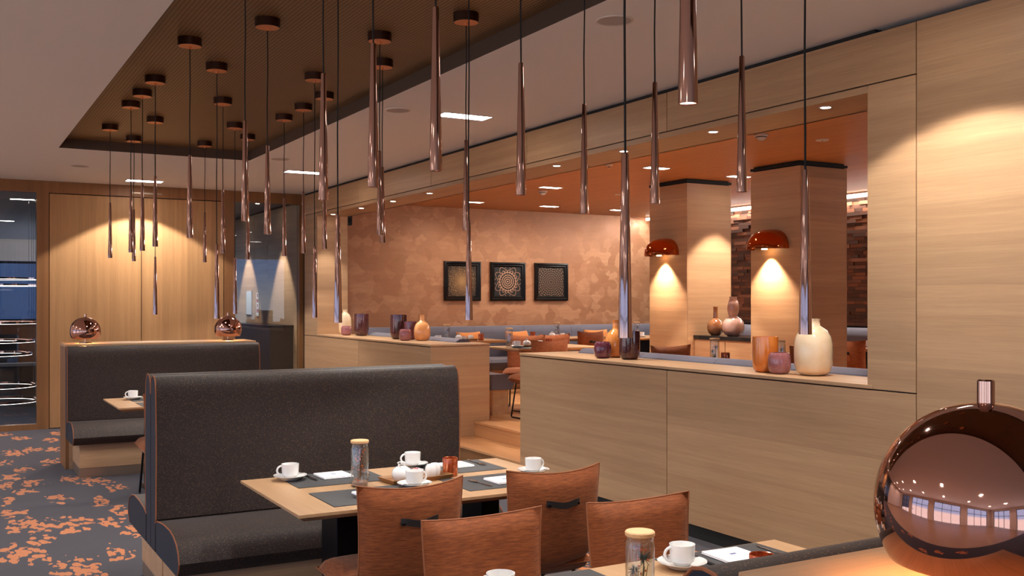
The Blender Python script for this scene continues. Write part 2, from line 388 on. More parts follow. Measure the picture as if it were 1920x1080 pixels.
# ---------------------------------------------------------------- mesh helpers
class MB:
    def __init__(s): s.v = []; s.f = []
    def add(s, v, f):
        o = len(s.v); s.v += [tuple(p) for p in v]; s.f += [[i + o for i in q] for q in f]; return s
    def box(s, x0, y0, z0, x1, y1, z1, bev=0.0, seg=1):
        if bev <= 0:
            v = [(x, y, z) for z in (z0, z1) for y in (y0, y1) for x in (x0, x1)]
            return s.add(v, [[0, 2, 3, 1], [4, 5, 7, 6], [0, 1, 5, 4], [1, 3, 7, 5], [3, 2, 6, 7], [2, 0, 4, 6]])
        bm = bmesh.new(); bmesh.ops.create_cube(bm, size=1)
        for q in bm.verts:
            q.co = ((x0 + x1) / 2 + q.co.x * (x1 - x0), (y0 + y1) / 2 + q.co.y * (y1 - y0), (z0 + z1) / 2 + q.co.z * (z1 - z0))
        bmesh.ops.bevel(bm, geom=list(bm.edges), offset=bev, segments=seg, profile=0.5, affect='EDGES')
        bm.verts.index_update()
        s.add([q.co.copy() for q in bm.verts], [[q.index for q in f.verts] for f in bm.faces]); bm.free()
        return s
    def lathe(s, prof, n=32, c=(0, 0, 0), closed=False):
        v = []; f = []; k = len(prof)
        for i in range(n):
            a = 2 * PI * i / n
            for r, z in prof: v.append((c[0] + r * math.cos(a), c[1] + r * math.sin(a), c[2] + z))
        for i in range(n):
            j = (i + 1) % n
            for q in range(k - 1 + (1 if closed else 0)):
                q2 = (q + 1) % k
                f.append([i * k + q, j * k + q, j * k + q2, i * k + q2])
        if not closed:
            if prof[0][0] > 1e-6: f.append([i * k for i in range(n)][::-1])
            if prof[-1][0] > 1e-6: f.append([i * k + k - 1 for i in range(n)])
        return s.add(v, f)
    def shell(s, prof, n=32, c=(0, 0, 0)):
        v = []; f = []; k = len(prof)
        for i in range(n):
            a = 2 * PI * i / n
            for r, z in prof: v.append((c[0] + r * math.cos(a), c[1] + r * math.sin(a), c[2] + z))
        for i in range(n):
            j = (i + 1) % n
            for q in range(k - 1): f.append([i * k + q, j * k + q, j * k + q + 1, i * k + q + 1])
        return s.add(v, f)
    def tube(s, pts, r, n=8, closed=False, flat=1.0):
        pts = [Vector(p) for p in pts]; m = len(pts); v = []; f = []
        rs = r if isinstance(r, (list, tuple)) else [r] * m
        prev = None
        for i, p in enumerate(pts):
            t = (pts[(i + 1) % m] - pts[i - 1]) if closed else (pts[min(i + 1, m - 1)] - pts[max(i - 1, 0)])
            t.normalize()
            if prev is None:
                up = Vector((0, 0, 1)) if abs(t.z) < 0.9 else Vector((1, 0, 0))
                u = t.cross(up).normalized()
            else:
                u = (prev - t * prev.dot(t)).normalized()
            prev = u; w = t.cross(u)
            for k in range(n):
                a = 2 * PI * k / n
                v.append(p + u * math.cos(a) * rs[i] + w * math.sin(a) * rs[i] * flat)
        for i in range(m if closed else m - 1):
            j = (i + 1) % m
            for k in range(n):
                l = (k + 1) % n; f.append([i * n + k, i * n + l, j * n + l, j * n + k])
        if not closed: f.append(list(range(n))[::-1]); f.append([(m - 1) * n + k for k in range(n)])
        return s.add(v, f)
    def prism(s, poly, x0, x1, caps=True, sides=True):
        """poly of (y,z) extruded along x"""
        n = len(poly)
        v = [(x0, y, z) for y, z in poly] + [(x1, y, z) for y, z in poly]; f = []
        if sides: f += [[i, (i + 1) % n, n + (i + 1) % n, n + i] for i in range(n)]
        if caps: f += [list(range(n))[::-1], list(range(n, 2 * n))]
        return s.add(v, f)
    def ngon(s, pts): return s.add(pts, [list(range(len(pts)))])
    def ball(s, c, r, n=8, sq=1.0):
        prof = [(r * math.sin(PI * i / (n // 2 + 1)), -r * sq * math.cos(PI * i / (n // 2 + 1))) for i in range(n // 2 + 2)]
        return s.lathe([(max(a, 0), b) for a, b in prof], n, c)
    def xf(s, m):
        s.v = [tuple(m @ Vector(p)) for p in s.v]; return s
    def mesh(s, name, mat, ang=35, recalc=True):
        me = D.meshes.new(name); me.from_pydata(s.v, [], s.f)
        if recalc:
            bm = bmesh.new(); bm.from_mesh(me)
            bmesh.ops.remove_doubles(bm, verts=bm.verts, dist=1e-6)
            bmesh.ops.recalc_face_normals(bm, faces=bm.faces); bm.to_mesh(me); bm.free()
        for p in me.polygons: p.use_smooth = True
        me.set_sharp_from_angle(angle=math.radians(ang))
        me.materials.append(MATS[mat]); me.update()
        return me

def ob(name, me, parent=None, loc=(0, 0, 0), rot=(0, 0, 0), scale=None):
    if isinstance(me, tuple): me = me[0].mesh(name, me[1])
    o = D.objects.new(name, me); COL.objects.link(o); o.location = loc; o.rotation_euler = rot
    if scale: o.scale = scale
    if parent: o.parent = parent
    return o
def tag(o, label, cat, group=None):
    o['label'] = label; o['category'] = cat
    if group: o['group'] = group
    return o
def thing(name, label, cat, loc=(0, 0, 0), rz=0.0, group=None):
    o = D.objects.new(name, None); COL.objects.link(o); o.location = loc; o.rotation_euler = (0, 0, rz)
    o.empty_display_size = 0.1
    return tag(o, label, cat, group)
def struct(name, mb=None, mat=None, label=None):
    o = ob(name, (mb, mat)) if mb else D.objects.new(name, None)
    if not mb: COL.objects.link(o)
    o['kind'] = 'structure'
    if label: o['label'] = label
    return o
CACHE = {}
def cm(key, mat, fn, ang=35):
    if key not in CACHE:
        mb = MB(); fn(mb); CACHE[key] = mb.mesh(key, mat, ang)
    return CACHE[key]
def light(kind, name, loc, power, col, parent=None, size=0.02, spot=None, blend=0.2, rot=(0, 0, 0), sx=None, sy=None):
    l = D.lights.new(name, kind); l.energy = power; l.color = col
    if kind == 'SPOT': l.spot_size = spot; l.spot_blend = blend; l.shadow_soft_size = size
    elif kind == 'POINT': l.shadow_soft_size = size
    else: l.shape = 'RECTANGLE'; l.size = sx; l.size_y = sy
    o = D.objects.new(name, l); COL.objects.link(o); o.location = loc; o.rotation_euler = rot
    if parent: o.parent = parent
    return o
WARM = (1.0, 0.87, 0.74); NEUT = (1.0, 0.95, 0.89); HOT = (1.0, 0.46, 0.16)

# ================================================================ the setting
ZC, ZI, ZF = 3.07, 2.945, 0.32           # main ceiling, inner ceiling, raised floor
XW, YW, YB, XL = 4.4, 13.7, -6.0, -7.0   # partition plane, far wall, rear wall, window wall
struct('floor', MB().box(-.9, YB, -0.1, 4.9, YW + 0.05, 0), 'carpet', 'dark grey-violet carpet printed with scattered orange blossom clusters')

struct('floor_bounce', MB().box(XL, YB, -0.1, -.9, YW + 0.05, 0), 'bounce_oak', 'pale oak floor added along the window side to bounce light upward')  # unseen floor, added pale to bounce light up to the ceiling

# ceiling with recess
CX0, CX1, CY0, CY1, ZR = 1.0, 2.85, -1.0, 10.66, 3.166
ceil = struct('ceiling', MB().box(XL, YB, ZC, CX0, YW, ZC + 0.2).box(CX1, YB, ZC, XW + 0.5, YW, ZC + 0.2)
              .box(CX0, CY1, ZC, CX1, YW, ZC + 0.2).box(CX0, YB, ZC, CX1, CY0, ZC + 0.2), 'plaster', 'smooth off-white plaster ceiling around a long bronze recess')
ob('recess_panel', (MB().box(CX0, CY0, ZR, CX1, CY1, ZR + 0.02), 'cove_panel'), ceil)['label'] = 'perforated bronze panel lining the ceiling recess'
e = 0.004
ob('recess_fascia', (MB().box(CX0, CY0, ZC + .001, CX0 + e, CY1, ZR).box(CX1 - e, CY0, ZC + .001, CX1, CY1, ZR)
   .box(CX0 + e, CY1 - e, ZC + .001, CX1 - e, CY1, ZR).box(CX0 + e, CY0, ZC + .001, CX1 - e, CY0 + e, ZR), 'cove_fascia'), ceil)

# ---- partition wall on the right
wr = struct('wall_right', MB().box(XW + .022, 9.46, 0.0, 4.83, YW, 1.10).box(XW + .022, 3.834, 0.0, 4.83, 7.60, 1.10)
            .box(XW + .022, YB, 0.0, 4.83, 3.80, 3.05)
            .box(XW + .022, 3.80, 2.745, 4.81, 13.07, ZC).box(XW + .022, 13.09, 1.10, 4.81, YW, ZC)
            .box(4.83, 9.47, 0, 5.07, 9.80, 1.10).box(4.83, 7.42, 0, 5.07, 7.60, 1.10), 'black_matte', 'oak-panelled partition wall with a long open serving ledge')
G = 0.0035
def panel(y0, y1, z0, z1, mat='oak_y'):
    return ob('wall_panel', (MB().box(XW, y0 + G, z0 + G, XW + .02, y1 - G, z1 - G, 0.0015), mat), wr)
KB = 0.085
for y0, y1 in ((11.525, 13.6), (9.455, 11.525), (5.58, 7.62), (3.517, 5.58)): panel(y0, y1, KB, 1.112)
for y0, y1 in ((-6, -2.6), (-2.6, -.58), (-.58, 1.455), (1.455, 3.517)): panel(y0, y1, KB, 3.045)
panel(3.517, 3.834, 1.112, 2.77)
for y0, y1 in ((3.517, 5.58), (5.58, 7.51), (7.51, 9.455), (9.455, 11.525), (11.525, 13.6)): panel(y0, y1, 2.77, 3.045)
panel(13.075, 13.6, 1.112, 2.77)
# end faces of the low walls, jambs, soffit, header lip
ob('end_panel', (MB().box(XW + .001, 9.455, KB, 5.085, 9.475, 1.112, .0015), 'oak_x'), wr)
ob('end_panel', (MB().box(XW + .001, 7.60, KB, 5.085, 7.62, 1.112, .0015), 'oak_x'), wr)
ob('back_panel', (MB().box(5.068, 9.475, ZF, 5.085, 9.80, 1.112), 'oak_y'), wr)
ob('back_panel', (MB().box(5.068, 7.42, ZF, 5.085, 7.60, 1.112), 'oak_y'), wr)
ob('jamb_panel', (MB().box(XW + .001, 13.055, 1.135, 4.83, 13.075, 2.75, .001), 'oak_x'), wr)
ob('jamb_panel', (MB().box(XW + .001, 3.80, 1.135, 4.83, 3.834, 2.75, .001), 'oak_x'), wr)
ob('soffit_panel', (MB().box(XW + .022, 3.80, 2.728, 4.83, 13.07, 2.745), 'oak_flat_y'), wr)
ob('header_lip', (MB().box(XW + .003, 3.834, 2.728, XW + .0215, 13.07, 2.7665), 'oak_y'), wr)
ob('rear_panel', (MB().box(4.81, 3.80, 2.728, 4.83, 13.07, 2.95), 'oak_y'), wr)
ob('rear_panel', (MB().box(4.83, YB, ZF, 4.845, 3.80, 2.95), 'oak_y'), wr)
ob('ledge_board', (MB().box(XW - .004, 9.45, 1.115, 5.09, 9.80, 1.137, .002).box(XW - .004, 9.80, 1.115, 4.85, 13.06, 1.137, .002), 'oak_flat_y'), wr)
ob('ledge_board', (MB().box(XW - .004, 7.42, 1.115, 5.09, 7.626, 1.137, .002).box(XW - .004, 3.80, 1.115, 4.85, 7.42, 1.137, .002), 'oak_flat_y'), wr)
b = struct('baseboard_right', MB().box(XW + .012, 9.46, 0, XW + .022, YW, KB - .002).box(XW + .012, YB, 0, XW + .022, 7.61, KB - .002), 'black_matte')

# ---- far wall: posts, head, double door, glazing
wf = struct('wall_far', MB().box(1.04, YW, 0, 1.175, YW + .12, 2.925).box(3.324, YW, 0, 3.47, YW + .12, 2.925)
            .box(XL, YW, 2.925, 4.42, YW + .12, ZC).box(XL, YW, 0, 1.04, YW + .12, .068).box(4.36, YW, 0, 4.42, YW + .12, 2.925)
            .box(3.47, YW, 0, 4.36, YW + .12, .04), 'frame_wood', 'oak-framed far wall with double door and glazed panels')
dr = struct('door_1', MB().box(1.178, YW + .05, 0, 3.322, YW + .10, 2.924), 'black_matte', 'tall oak veneer double door lit by a ceiling downlight')
for x0, x1 in ((1.178, 2.267), (2.267, 3.321)):
    ob('door_leaf', (MB().box(x0 + .004, YW + .008, .01, x1 - .004, YW + .05, 2.915, .002), 'oak_z'), dr)
ob('door_vent', (MB().box(2.15, YW - .004, 2.965, 2.52, YW + .002, 2.985), 'kick_metal'), wf)
for i, (x0, x1) in enumerate(((-1.2, 1.04), (3.47, 4.36))):
    w = struct('window_%d' % (i + 1), MB().box(x0 + .001, YW + .05, .07, x1 - .001, YW + .06, 2.923), 'pane_glass', ('tall frameless glass pane looking into the lobby', 'tall glass pane between double door and partition')[i])
struct('wall_far_left', MB().box(XL, YW, .068, -1.2, YW + .12, 2.925), 'outer_wall')

# ---- window wall and rear wall (reflected in the copper lamps)
def window_wall(name, along, pos, a0, a1, bays, n0):
    mb = MB(); edges = [a0] + [q for bb in bays for q in bb] + [a1]
    for k in range(0, len(edges), 2):
        if along == 'y': mb.box(pos - .2, edges[k], 0, pos, edges[k + 1], ZC)
        else: mb.box(edges[k], pos - .2, 0, edges[k + 1], pos, ZC)
    for p, q in bays:
        if along == 'y': mb.box(pos - .2, p, 2.75, pos, q, ZC)
        else: mb.box(p, pos - .2, 2.75, q, pos, ZC)
    struct(name, mb, 'outer_wall')
    for k, (p, q) in enumerate(bays):
        fr = MB(); gl = MB(); nb = 3; w = (q - p) / nb
        for i in range(nb + 1):
            u = min(max(p + i * w, p + .03), q - .03)
            if along == 'y': fr.box(pos - .13, u - .03, 0, pos - .07, u + .03, 2.75)
            else: fr.box(u - .03, pos - .13, 0, u + .03, pos - .07, 2.75)
        for z in (.04, 1.9, 2.72):
            if along == 'y': fr.box(pos - .125, p, z - .035, pos - .075, q, z + .03)
            else: fr.box(p, pos - .125, z - .035, q, pos - .075, z + .03)
        w_ = struct('window_%d' % (n0 + k), fr, 'black_metal', 'tall daylight window with slim dark mullions')
        if along == 'y': gl.box(pos - .102, p, 0, pos - .098, q, 2.75)
        else: gl.box(p, pos - .102, 0, q, pos - .098, 2.75)
        ob('pane', (gl, 'pane_glass'), w_)
window_wall('wall_left', 'y', XL, YB, YW, [(-5.2, -1.8), (-0.8, 3.2), (4.2, 8.2), (9.2, 13.0)], 3)
window_wall('wall_rear', 'x', YB, XL, XW, [(-6.3, -3.2), (-2.2, 1.6)], 7)

# ---- raised inner room
YI, XM = 13.25, 10.1
struct('floor_raised', MB().box(4.92, YB, 0.0, XM, YI, ZF - .012), 'black_matte', 'raised plank floor of the inner dining room')
fr_ = D.objects['floor_raised']
pw = 0.18
x = 4.9; k = 0
pk = {}
while x < 6.8:
    for y0, y1 in ((7.3, 8.55), (8.55, 9.75), (9.75, 11.2), (11.2, 12.4)):
        sh = .0 if k % 2 == 0 else .45
        w = min(pw, 6.8 - x)
        key = (round(w, 3), round(y1 - y0, 3))
        if key not in pk: pk[key] = MB().box(0, 0, 0, w - .003, y1 - y0 - .003, .012, .001).mesh('plank', 'plank_wood')
        ob('plank', pk[key], fr_, (x, y0 + sh, ZF - .012))
    x += pw; k += 1
ob('plank_field', (MB().box(6.80, 2.0, ZF - .012, XM, YI, ZF).box(4.9, 2.0, ZF - .012, 6.8, 7.3, ZF), 'plank_wood'), fr_)
st = struct('stair', MB().box(4.475, 7.622, 0.001, 4.905, 9.452, .14), 'frame_wood', 'two shallow oak steps through the gap in the partition')
ob('tread', (MB().box(4.465, 7.623, .140, 4.905, 9.452, .165, .003), 'plank_wood'), st)
ob('riser', (MB().box(4.905, 7.623, .165, 4.915, 9.452, .295), 'plank_wood'), st)
ob('tread', (MB().box(4.897, 7.623, .295, 5.25, 9.452, .3215, .003), 'plank_wood'), st)
struct('ceiling_inner', MB().box(4.83, YB, ZI, XM + .3, YI + .1, ZI + .1), 'ceiling_wood', 'warm reddish wood veneer ceiling of the inner room')
struct('wall_back', MB().box(4.83, YI, 0, XM + .3, YI + .1, ZI), 'copper_plaster', 'copper-brown wall with cross-brushed plaster strokes')
wm = struct('wall_mosaic', MB().box(XM + .03, YB, 0, XM + .13, YI, ZI), 'black_matte', 'wall clad in staggered reclaimed wood blocks')
ob('upper_panel', (MB().box(XM + .005, YB, 2.86, XM + .03, YI, ZI), 'plaster'), wm)
rb = random.Random(5); stuff = MB(); cnt = 0
bm_cache = {}
z = 1.27; row = 0
while z < 2.86:
    h = 0.045
    for (ya, yb, solo) in ((8.55, 9.25, True), (10.75, 11.4, True), (9.25, 10.75, False), (7.2, 8.55, False), (11.4, 12.6, False)):
        y = ya
        while y < yb - .02:
            w = min(rb.choice((.12, .16, .2, .26)), yb - y)
            dp = rb.choice((0.0, .006, .012, .02, .026))
            if solo and cnt < 300:
                key = (round(w, 2), dp, rb.randrange(4))
                if key not in bm_cache: bm_cache[key] = MB().box(-dp - .03, 0, 0, 0, w - .002, h - .002).mesh('wood_block', 'mosaic_%d' % key[2])
                ob('wood_block', bm_cache[key], wm, (XM + .03, y, z)); cnt += 1
            else:
                stuff.box(XM - dp, y, z, XM + .03, y + w - .002, z + h - .002)
            y += w
    z += h; row += 1
so = ob('wood_block_field', (stuff, 'mosaic_1'), wm); so['kind'] = 'stuff'
# light strip above the mosaic
ls = thing('light_strip', 'glowing linear cove light above the wood block wall', 'light', (XM - .10, 10.0, 2.93))
ob('diffuser', (MB().box(-.02, -3.6, -.045, .02, 3.2, -.005, .002), 'glow_strip'), ls)
ob('channel', (MB().box(-.03, -3.6, -.005, .03, 3.2, .015), 'detector_white'), ls)
light('AREA', 'strip_lamp', (.04, -.2, -.05), K_COVE, NEUT, ls, sx=.05, sy=6.6, rot=(0, 0.5, 0))

# columns
for cy, nm in ((8.773, 'oak-clad column beside the sideboard nearer the copper wall'), (7.084, 'oak-clad column beside the sideboard nearer the oak pier')):
    t = thing('column', nm, 'column', (7.2, cy, ZF), 0, 'oak columns in the inner room')
    hc = 2.895 - ZF
    ob('core', (MB().box(.012, .012, 0, .628, .664, hc), 'black_matte'), t)
    for q, mt in (((0, 0, .0118, .676), 'oak_y'), ((.6282, 0, .64, .676), 'oak_y'), ((.0122, 0, .6278, .0118), 'oak_x'), ((.0122, .6642, .6278, .676), 'oak_x')):
        ob('veneer_panel', (MB().box(q[0], q[1], 0, q[2], q[3], hc, .001), mt), t)
    ob('shadow_gap', (MB().box(.02, .02, 2.895 - ZF, .62, .656, ZI - ZF), 'black_matte'), t)
    ob('cap_trim', (MB().box(-.004, -.004, 2.905 - ZF, .644, .68, 2.93 - ZF), 'black_matte'), t)

# ================================================================ ceiling fittings
def recess_light(x, y, z, label, ly=.42, lx=.17, power=K_RECESS, group='linear recessed downlights', spot=math.radians(112), col=NEUT, along='x', blend=.12):
    t = thing('recessed_light', label, 'light', (x, y, z), 0 if along == 'x' else PI / 2, group)
    key = 'rl%.2f%.2f' % (lx, ly)
    def fr(m): m.box(-ly / 2 - .015, -lx / 2 - .015, -.004, ly / 2 + .015, -lx / 2, .0).box(-ly / 2 - .015, lx / 2, -.004, ly / 2 + .015, lx / 2 + .015, .0).box(-ly / 2 - .015, -lx / 2, -.004, -ly / 2, lx / 2, 0).box(ly / 2, -lx / 2, -.004, ly / 2 + .015, lx / 2, 0)
    ob('frame', cm(key + 'f', 'detector_white', fr), t)
    ob('diffuser', cm(key + 'd', 'glow_white', lambda m: m.box(-ly / 2, -lx / 2, -.003, ly / 2, lx / 2, -.0005)), t)
    light('SPOT', 'downlight_lamp', (0, 0, -.012), power, col, t, size=.05, spot=spot, blend=blend)
    return t
RL = 'slot downlight in the white ceiling between recess and partition'
for x, y in ((3.655, -0.95), (3.655, 3.14), (3.655, 7.227), (3.655, 11.312)):
    recess_light(x, y, ZC, RL)
recess_light(2.206, 13.13, ZC, 'slot downlight in the white ceiling over the oak double door', power=K_RECESS * 1.4)
for x in (-2.3, -4.8):  # lamps added out of view to raise the room's ambient light
    for y in (-4.0, -1.2, 1.6, 4.4, 7.2, 10.0, 12.6):
        recess_light(x, y, ZC, 'added fill downlight in the white ceiling over the window side', power=55.0, col=(1, .97, .95), spot=math.radians(150))
for x, y in ((6.40, 12.37), (7.642, 12.39), (8.866, 12.39), (6.367, 8.24), (7.593, 8.37), (6.37, 10.3), (8.87, 10.3), (6.37, 4.2), (8.8, 6.2)):  # the slot behind the right wall is unseen, added for fill light
    recess_light(x, y, ZI, 'small slot downlight in the reddish wood ceiling', ly=.26, lx=.11, power=K_INNER * (.30 if y > 12 else 1), group='inner room slot downlights', col=WARM, spot=math.radians(165 if y > 12 else 70), blend=.9 if y > 12 else .2)
for y in (12.75, 11.725, 10.725, 9.734, 8.22, 7.201, 6.247, 5.228, 4.24):
    if y == 8.22: continue
    t = thing('spotlight', 'round recessed spotlight in the oak soffit above the ledge', 'light', (4.515, y, 2.728), 0, 'soffit spotlights')
    ob('ring', cm('spr', 'detector_white', lambda m: m.lathe([(.028, 0), (.04, 0), (.04, -.004), (.03, -.004)], 24, closed=True)), t)
    ob('lens', cm('spl', 'glow_spot', lambda m: m.lathe([(0.0, -.003), (.028, -.003)], 24)), t)
    light('SPOT', 'soffit_lamp', (0, 0, -.012), K_SOFFIT, NEUT, t, size=.02, spot=math.radians(70), blend=.5)
for x, y in ((1.34, 11.98), (3.09, 10.36), (3.09, 7.242), (3.09, 4.354)):
    t = thing('ceiling_speaker', 'round grey flush loudspeaker in the white ceiling', 'speaker', (x, y, ZC), 0, 'flush ceiling loudspeakers')
    ob('grille', cm('csg', 'speaker_grille', lambda m: m.lathe([(0, -.004), (.085, -.004), (.088, 0)], 32)), t)
    ob('rim', cm('csr', 'detector_white', lambda m: m.lathe([(.088, 0), (.1, 0), (.098, -.005), (.088, -.005)], 32, closed=True)), t)
for x, y, lab in ((6.487, 10.669, 'white smoke detector on the wood ceiling before the copper wall'), (5.813, 6.146, 'white smoke detector on the wood ceiling by the soffit')):
    t = thing('smoke_detector', lab, 'detector', (x, y, ZI))
    ob('base', cm('sdb', 'detector_white', lambda m: m.lathe([(.055, 0), (.056, -.014), (.05, -.018), (0, -.018)], 24)), t)
    ob('sensor_head', cm('sdh', 'detector_white', lambda m: m.lathe([(.044, -.018), (.042, -.03), (.02, -.05), (0, -.052)], 24)), t)
    ob('slot', cm('sds', 'black_matte', lambda m: m.lathe([(.0445, -.021), (.0435, -.027), (.04, -.027)], 24)), t)
for x, y, lab in ((5.804, 8.278, 'small pendent sprinkler head on the wood ceiling'),):
    t = thing('sprinkler', lab, 'sprinkler', (x, y, ZI))
    ob('rosette', cm('spk', 'detector_white', lambda m: m.lathe([(.04, 0), (.036, -.01), (.012, -.012), (0, -.012)], 20)), t)
    ob('nozzle', cm('spn', 'steel', lambda m: m.lathe([(.008, -.012), (.008, -.03), (.02, -.032), (.02, -.035), (0, -.035)], 16)), t)
for x, y, lab in ((6.455, 6.097, 'flat white disc cover on the wood ceiling by the column'), (7.523, 10.517, 'flat white disc cover on the wood ceiling towards the copper wall')):
    t = thing('sprinkler_cover', lab, 'cover', (x, y, ZI))
    ob('disc', cm('cvd', 'detector_white', lambda m: m.lathe([(.055, 0), (.055, -.006), (.045, -.01), (0, -.01)], 24)), t)
    ob('screw', cm('cvs', 'black_matte', lambda m: m.lathe([(.008, -.01), (.008, -.012), (0, -.012)], 10)), t)

# ---- pendants
LEN = 0.495
pend = []
for x, y, yt in ((206.5, 245, 380), (245.5, 203, 356), (251, 266, 393), (267, 182, 346), (291, 157, 330), (291, 231, 481.7), (356, 88, 291), (384, 275, 398),
                 (406.5, 134, 457.7), (418, 196.5, 355), (440.5, 241.7, 484), (464.5, 262.7, 389), (501.5, 53, 272.7), (590, 152, 461.7), (532.8, 226.7, 370.7),
                 (569, 207.7, 359), (608.5, 186.7, 344), (712, 79, 283), (717, 127.5, 313), (874, 43.5, 262.7)):
    k = 1.514 / (HY - y); pend.append((x, k, yt))
for x, yt, yb in ((459.5, 226.7, 414.5), (606.5, 137.7, 375), (633.5, 402.7, 605), (700, 81.7, 350.7), (817, 13.3, 320.7), (879, 412.7, 600), (977, 118, 365.8),
                  (1095.5, 195, 400), (1510, 318, 627), (1228, 154.2, 381.7), (1391, 105, 360), (1172.3, 288, 633.3)):
    pend.append((x, LEN / (yb - yt), yt))
pend.append((1290, .001033, 195 - LEN / .001033))
def tube_m(m):
    m.shell([(.0085, LEN), (.0095, LEN - .004), (.0195, 0.0), (.0165, 0.0), (.015, .03)], 28)
    m.lathe([(.0085, LEN), (0, LEN + .001)], 28)
for x, k, yt in pend:
    d = k * F; p = atd(x, 400, d)
    ztop = EYE + (HY - yt) * k; zb = ztop - LEN
    t = thing('pendant_lamp', 'slim tapered copper pendant lamp hanging on black cord from the bronze ceiling recess', 'pendant lamp', (p.x, p.y, ZR), 0, 'tapered copper pendants')
    cp = ob('canopy', cm('pc', 'copper_cap_side', lambda m: m.shell([(.0, 0), (.07, 0), (.07, -.05), (.066, -.05)], 36)), t)
    ob('canopy_plate', cm('pcp', 'copper_cap_lit', lambda m: m.lathe([(.069, -.049), (0, -.049)], 36).lathe([(.008, -.049), (.008, -.063), (.005, -.066), (0, -.066)], 14)), cp)
    cl = ZR - .06 - ztop
    ob('cord', (MB().tube([(0, 0, -.06), (.0016, 0, -.06 - cl * .33), (-.0016, .001, -.06 - cl * .66), (0, 0, -.06 - cl)], .0032, 8), 'black_matte'), t)
    sh = ob('shade', cm('pt', 'copper', tube_m), t, (0, 0, zb - ZR))
    ob('diffuser', cm('pd', 'glow_spot', lambda m: m.lathe([(0.0, .006), (.0163, .006)], 20)), sh)
    light('SPOT', 'pendant_bulb', (0, 0, zb - ZR - .004), K_PEND, NEUT, t, size=.014, spot=math.radians(144), blend=.5)

# ================================================================ benches, tables, chairs
def bench(label, loc, rz, L, H, ledge=False, group=None, seatdepth=.58, mats=('tweed', 'navy_fabric'), pipe=True, base=True, ends=(True, True)):
    t = thing('booth_bench', label, 'bench', loc, rz, group)
    sd = -seatdepth
    def arc(pts, n=4): return pts
    back = [(.14, .30), (.14, H - .10), (.135, H - .05), (.12, H - .02), (.09, H - .003), (.065, H), (.04, H - .005), (.018, H - .025), (.005, H - .06), (0, H - .11),
            (-.012, H - .3), (-.012, .75), (.0, .47), (0.02, .45), (.02, .30)]
    seat = [(.0, .30), (.0, .455), (-.04, .47), (-.2, .485), (-.36, .487), (sd + .13, .475), (sd + .06, .45), (sd + .02, .415), (sd, .37), (sd + .015, .335), (sd + .05, .302)]
    r = .006
    for nm, pf, pp in (('back_cushion', back, back[1:14]), ('seat_cushion', seat, seat[1:])):
        c = ob(nm, (MB().prism(pf, 0, L, caps=False), mats[0]), t)
        for k, xx in enumerate((0, L)):
            if not ends[k]: continue
            ob('end_face', (MB().ngon([(xx, y, z) for y, z in pf]), mats[1]), c)
            if pipe: ob('piping', (MB().tube([(xx, y, z) for y, z in pp], .0035, 6), 'piping'), c)
    if base:
        ob('base', (MB().box(.06, -seatdepth + .10, .085, L - .06, .13, .302, .002), 'oak_x'), t)
        ob('kick_plate', (MB().box(.062, -seatdepth + .105, 0.001, L - .062, .12, .085), 'kick_metal'), t)
    if ledge:
        ob('ledge_end', (MB().box(.0, .142, 0, .03, .62, H - .012), 'frame_wood'), t)
        ob('ledge_end', (MB().box(L - .03, .142, 0, L, .62, H - .012), 'frame_wood'), t)
        ob('ledge_front', (MB().box(.03, .142, .0, L - .03, .16, H - .012), 'oak_x'), t)
        ob('ledge_rear', (MB().box(.03, .60, .0, L - .03, .62, H - .012), 'oak_x'), t)
        ob('ledge_top', (MB().box(-.002, .142, H - .012, L + .002, .622, H + .014, .002), 'oak_flat_x'), t)
    return t
bench('dark tweed booth bench behind the table with the orange-berry jar', (.965, 5.41, 0), 0, 1.735, 1.205, group='tweed booth benches')
bench('dark tweed booth bench backing onto the other, facing the far table', (2.70, 5.70, 0), PI, 1.735, 1.205, group='tweed booth benches')
bench('dark tweed booth bench with oak ledge carrying two copper lamps', (1.03, 10.20, 0), 0, 1.80, 1.165, True, 'tweed booth benches', seatdepth=.52)
bench('dark tweed booth bench with oak ledge carrying one large copper lamp', (2.70, 1.245, 0), PI, 1.70, 1.195, True, 'tweed booth benches')

def table(label, x0, x1, y0, y1, z0=0.0, group=None, legs=2):
    cx_, cy_ = (x0 + x1) / 2, (y0 + y1) / 2
    t = thing('dining_table', label, 'table', (cx_, cy_, z0), 0, group)
    w, h = (x1 - x0) / 2, (y1 - y0) / 2
    top = MB()
    v = [(-w, -h, .75), (w, -h, .75), (w, h, .75), (-w, h, .75), (-w, -h, .738), (w, -h, .738), (w, h, .738), (-w, h, .738),
         (-w + .03, -h + .03, .718), (w - .03, -h + .03, .718), (w - .03, h - .03, .718), (-w + .03, h - .03, .718)]
    top.add(v, [[0, 1, 2, 3], [4, 5, 1, 0], [5, 6, 2, 1], [6, 7, 3, 2], [7, 4, 0, 3], [8, 9, 5, 4], [9, 10, 6, 5], [10, 11, 7, 6], [11, 8, 4, 7], [11, 10, 9, 8]])
    ob('table_top', (top, 'table_oak'), t)
    ob('mount_plate', (MB().box(-w * .75, -.2, .706, w * .75, .2, .718), 'black_metal'), t)
    for sx in ((-1, 1) if legs == 2 else (0,)):
        lx = sx * w * .52
        ob('leg', (MB().box(lx - .05, -.10, .012, lx + .05, .10, .706, .003), 'leg_metal'), t)
        ob('foot_plate', (MB().box(lx - (.05 if legs == 2 else .25), -.33, 0, lx + (.05 if legs == 2 else .25), .33, .012, .002), 'black_metal'), t)
    return t
table('oak dining table set with the orange-berry jar, before the booth bench', 1.23, 2.60, 3.87, 4.76)
table('oak dining table set with the thistle jar, beside the copper lamp ledge', 1.20, 2.575, 1.82, 2.655)
table('oak dining table under the bench with two copper lamps', 1.22, 2.59, 8.40, 9.26)

